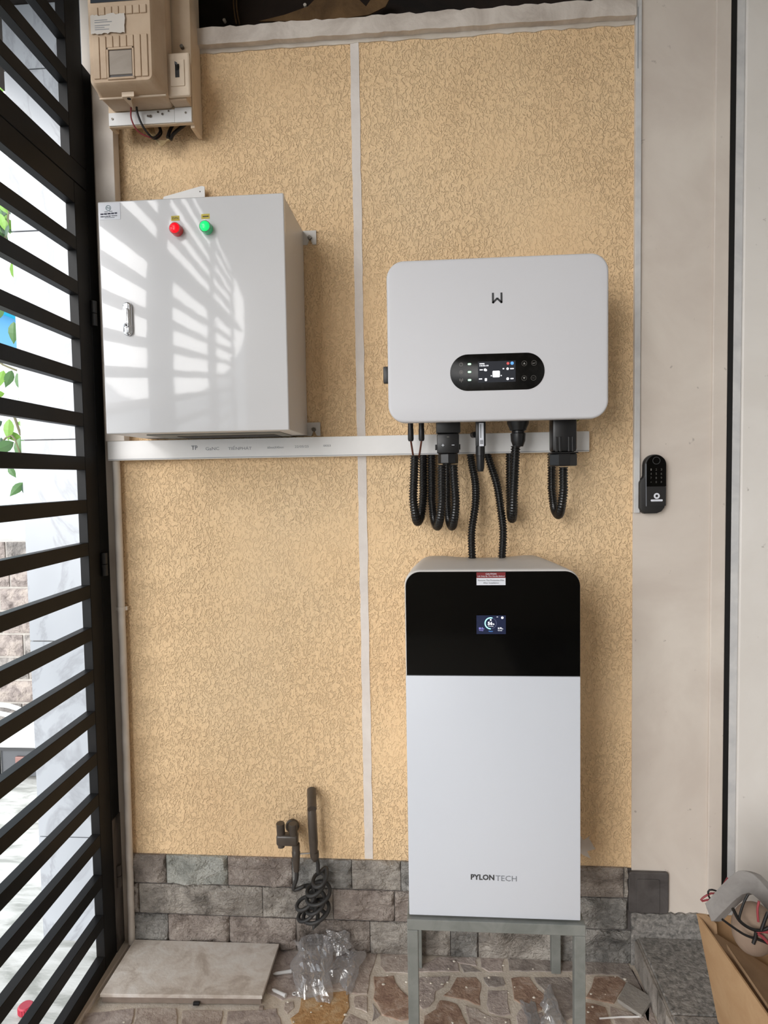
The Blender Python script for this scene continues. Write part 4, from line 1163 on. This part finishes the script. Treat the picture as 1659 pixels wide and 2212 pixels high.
MB().prism([(0.652, -.40, .353), (0.661, -.62, .352), (0.668, -.60, .345), (0.660, -.42, .345)], (.002, 0, -.012)).build('torn_edge', 'cardboard_in', bx)
MB().prism([(0.628, -.287, .345), (0.640, -.30, .352), (0.652, -.33, .349), (0.648, -.345, .335), (0.634, -.31, .333)], (.006, -.002, .004)).build('torn_corner', 'cardboard_in', bx)
# grey foam arch standing in the box
YF = -.37
outer = [(1522, 1951), (1529, 1946), (1543, 1929), (1558, 1912), (1578, 1892), (1594, 1881), (1604, 1880), (1615, 1883), (1627, 1888), (1643, 1903), (1659, 1922), (1690, 1965), (1700, 1985)]
inner = [(1680, 2010), (1659, 1969), (1640, 1945), (1626, 1933), (1617, 1929), (1604, 1932), (1594, 1939), (1582, 1949), (1560, 1971), (1543, 1989), (1536, 1990)]
o = MB().prism([at(x, y, YF) for x, y in outer + inner], (.024, .014, -.010), .001, 1).build('foam_arch', 'foam')
tag(o, 'grey foam packing arch sticking out of the cardboard box', 'foam packing')
pb = thing('brown_roll', 'rounded brown paper-covered roll inside the cardboard box under the arch', 'roll', (0.765, -.40, .262))
c0 = at(1628, 2006, -.43)
t = bmesh.new(); bmesh.ops.create_uvsphere(t, u_segments=28, v_segments=16, radius=.046)
for v in t.verts: v.co = c0 + Vector((v.co.x, v.co.y * .9, v.co.z * 1.25))
m_ = MB(); m_.merge(t); m_.build('roll', 'taupe_paper', pb, smooth=60)
cw = thing('loose_cables', 'tangle of red and black cables in the cardboard box', 'cables', (0.72, -.42, .29))
yc = -.475
def P(x, y, d=yc): return at(1480 + x / 6.11, 1850 + y / 6.11, d)
wire('black_cable', [P(830, 500), P(770, 620), P(715, 800), P(720, 840)], .0026, 'wire_black', cw)
wire('red_cable', [P(975, 590), P(955, 700), P(965, 860)], .0026, 'wire_red', cw)
wire('black_cable', [P(490, 830), P(640, 940), P(800, 1040), P(1000, 1110), P(1090, 1150)], .0026, 'wire_black', cw)
wire('black_cable', [P(630, 690), P(720, 850), P(860, 950), P(1000, 980), P(1100, 940)], .0035, 'wire_black', cw)
wire('red_cable', [P(930, 1000), P(1010, 985), P(1100, 1000)], .0035, 'wire_red', cw)
wire('red_cable', [P(940, 1010), P(1020, 1060), P(1100, 1150)], .0035, 'wire_red', cw)
wire('black_cable', [P(1090, 740), P(1030, 900), P(1000, 990)], .0035, 'wire_black', cw)
wire('cable_tie', [P(935, 990), P(930, 1060), P(900, 1150)], .004, 'wire_black', cw)
YB = -.31
def Q(x, y): return at(1480 + x / 6.11, 1850 + y / 6.11, YB)
wire('red_cable', [Q(560, 280), Q(440, 470), Q(330, 490), Q(230, 550), Q(210, 590), Q(290, 575), Q(380, 560)], .0022, 'wire_red', cw)
wire('black_cable', [Q(420, 460), Q(360, 440), Q(310, 450), Q(305, 500), Q(325, 550), Q(380, 590)], .0022, 'wire_black', cw)

# =================================================================== OUTSIDE THE GATE
q = on_floor(56, 2178, .012)
cp = thing('bottle_cap', 'pinkish red plastic screw cap lying on the paving outside the gate', 'bottle cap', (q.x, q.y, .001))
MB().cyl((q.x, q.y, .002), (q.x, q.y, .022), .019, 32, .003).build('cap', 'cap_red', cp, smooth=40)
for k in range(20):
    a = R(18 * k)
    MB().box(q.x + .019 * math.cos(a) - .001, q.x + .019 * math.cos(a) + .001, q.y + .019 * math.sin(a) - .001, q.y + .019 * math.sin(a) + .001, .003, .018).build('ridge', 'cap_red', cp)

tk_ = thing('glass_tank', 'small dark glass tank with a white lid on the paving outside', 'tank', (-1.85, 1.12, 0))
MB().box(-2.10, -1.60, 1.05, 1.25, .02, .165, .003).build('glass', 'tank_glass', tk_)
MB().box(-2.12, -1.58, 1.03, 1.27, .166, .235, .006).build('lid', 'white_building', tk_)
MB().box(-2.115, -2.10, 1.035, 1.05, 0.0, .166).box(-2.115, -1.6, 1.035, 1.05, .150, .166).build('frame', 'ink_dark', tk_)
MB().box(-2.02, -1.97, 1.036, 1.049, .05, .12, .004).build('pump', 'pink_plastic', tk_)
wire('hose', [(-1.75, 1.10, .245), (-1.95, 1.12, .29), (-2.13, 1.15, .33), (-2.28, 1.2, .30), (-2.2, 1.22, .26), (-2.0, 1.2, .242)], .012, 'white_building', tk_, .02)

hs = thing('blue_house', 'far blue painted house with a turquoise roof edge behind the leaves', 'house', (-9.5, 7.5, 0))
hx0, hx1, hy = -14.0, -7.0, 7.5
z1 = at(15, 640, hy).z; z0_ = at(15, 745, hy).z; zr = at(15, 605, hy).z
MB().box(hx0, hx1, hy, hy + 3, 0, z0_ - .05).build('lower_wall', 'white_building', hs)
MB().box(hx0, hx1, hy, hy + 3, z0_ - .05, z1).build('upper_wall', 'blue_shutter', hs)
MB().box(hx0, hx1 + .2, hy - .35, hy + 3.2, z1, zr).build('roof_edge', 'blue_roof', hs)
for k in range(12):
    x = hx0 + .4 + k * .58
    wdw = MB().box(x, x + .06, hy - .05, hy, z0_, z1).box(x + .3, x + .36, hy - .05, hy, z0_, z1).box(x, x + .36, hy - .05, hy, z0_, z0_ + .06).build('window', 'white_building', hs)
    MB().box(x + .06, x + .3, hy - .02, hy, z0_ + .06, z1).build('shutter', 'blue_paint', wdw)

# leafy shrub above the garden wall
random.seed(21)
pt = thing('leafy_shrub', 'leafy green shrub hanging over the garden wall outside', 'shrub', (-2.0, 1.30, 1.12))
def leaf_mesh(mt):
    t = bmesh.new()
    prof = [(0, 0), (.12, .13), (.3, .225), (.5, .23), (.72, .15), (.88, .06), (1.0, 0)]
    mid = [t.verts.new((0, -.06 * math.sin(math.pi * s), -s)) for s, w in prof]
    for sg in (-1, 1):
        ed = [t.verts.new((sg * w, .05 * w * 3 - .06 * math.sin(math.pi * s), -s)) for s, w in prof[1:-1]]
        t.faces.new((mid[0], mid[1], ed[0]) if sg < 0 else (mid[0], ed[0], mid[1]))
        for k in range(len(ed) - 1):
            f = (mid[k + 1], mid[k + 2], ed[k + 1], ed[k])
            t.faces.new(f if sg < 0 else tuple(reversed(f)))
        t.faces.new((mid[-2], mid[-1], ed[-1]) if sg < 0 else (mid[-2], ed[-1], mid[-1]))
    me = bpy.data.meshes.new('leaf'); t.to_mesh(me); t.free(); me.materials.append(M[mt])
    return me
LM = [leaf_mesh('leaf_light'), leaf_mesh('leaf_mid'), leaf_mesh('leaf_dark')]
base = ROOT[pt.name]
def leaf_at(px, py, size, yaw, tilt, mi, y=1.0):
    c_ = at(px, py, y) - base
    o_ = bpy.data.objects.new('leaf', LM[mi]); COL.objects.link(o_); o_.parent = pt
    o_.location = c_; o_.scale = (size * .78,) * 3; o_.rotation_euler = (R(random.uniform(-25, 25)), R(tilt), R(yaw))
for px, py, s_, yw, tl, mi in ((8, 800, .12, 10, 12, 0), (26, 800, .11, 40, 20, 1), (36, 806, .13, 5, -18, 1), (30, 560, .17, 30, -14, 0), (4, 660, .12, 20, 20, 1),
    (30, 695, .13, 15, 8, 1), (10, 850, .10, 40, 80, 0), (20, 905, .13, 10, 5, 0), (5, 910, .12, 40, 60, 2), (38, 912, .10, 20, -70, 0), (12, 935, .11, 60, -60, 0),
    (3, 945, .14, 15, 10, 2), (44, 945, .13, 10, 10, 1), (30, 955, .15, 30, 60, 1), (46, 965, .10, 10, 5, 2), (18, 1008, .08, 30, -30, 1), (50, 1042, .11, 20, 40, 1), (52, 1044, .10, 60, 5, 2),
    (40, 860, .09, 10, -50, 0), (-20, 830, .15, 20, 10, 1), (-25, 920, .15, 20, 30, 0), (-30, 700, .16, 20, 10, 2), (-15, 600, .15, 20, 30, 1)):
    leaf_at(px, py, s_, yw, tl, mi)
for k in range(70):
    leaf_at(random.uniform(-40, 22), random.uniform(430, 500), random.uniform(.07, .13), random.uniform(-60, 60), random.uniform(-60, 60), random.randint(0, 2), random.uniform(.9, 1.3))
for k in range(16):
    leaf_at(random.uniform(-30, 6), random.uniform(150, 200), random.uniform(.07, .13), random.uniform(-60, 60), random.uniform(-60, 60), random.randint(0, 2), random.uniform(.9, 1.3))
def br_(L, r_): wire('branch', [at(x, y, d) for x, y, d in L], r_, 'stem', pt, .03, 6)
br_([(-20, 1160, 1.35), (-25, 1000, 1.2), (-10, 900, 1.05), (20, 880, 1.0), (45, 940, 1.0)], .006)
br_([(-25, 1000, 1.2), (0, 960, 1.02), (30, 945, 1.0), (60, 1040, 1.0)], .005)
br_([(-10, 900, 1.05), (-20, 780, 1.0), (10, 790, 1.0), (36, 800, 1.0)], .005)
br_([(-20, 780, 1.0), (-25, 600, 1.05), (10, 520, 1.0), (20, 440, 1.1)], .005)
br_([(10, 520, 1.0), (28, 550, 1.0)], .004)
br_([(-25, 600, 1.05), (-20, 300, 1.1), (0, 160, 1.1)], .005)

# torn brown paper and screws in the cavity above the ledge
def C7(x, y, d): return at(420 + x / 2.86, y / 2.86, d)
pts = [C7(400, 130, .15), C7(560, 90, .15), C7(700, 40, .15), C7(760, -20, .15), C7(1000, -20, .15), C7(1060, 40, .15), C7(1100, -20, .15), C7(1210, -20, .15), C7(1180, 40, .15), C7(1080, 90, .15), C7(800, 130, .15)]
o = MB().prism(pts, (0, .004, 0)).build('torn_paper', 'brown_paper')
tag(o, 'torn brown paper hanging in the dark cavity above the ledge', 'paper')
cv = thing('cavity_screws', 'pale screws and wires on the dark boarding above the ledge', 'screws', C7(300, 60, .19))
for x, y in ((183, 122), (682, 28)):
    q = C7(x, y, .19); MB().cyl(q, q + Vector((0, .012, 0)), .005, 10).build('screw', 'offwhite_crumb', cv)
for x in (240, 258):
    wire('wire', [C7(x, -60, .18), C7(x + 4, 60, .18), C7(x + 20, 150, .18)], .0025, 'brown_paper', cv, .02)

SC.cycles.use_denoising = True
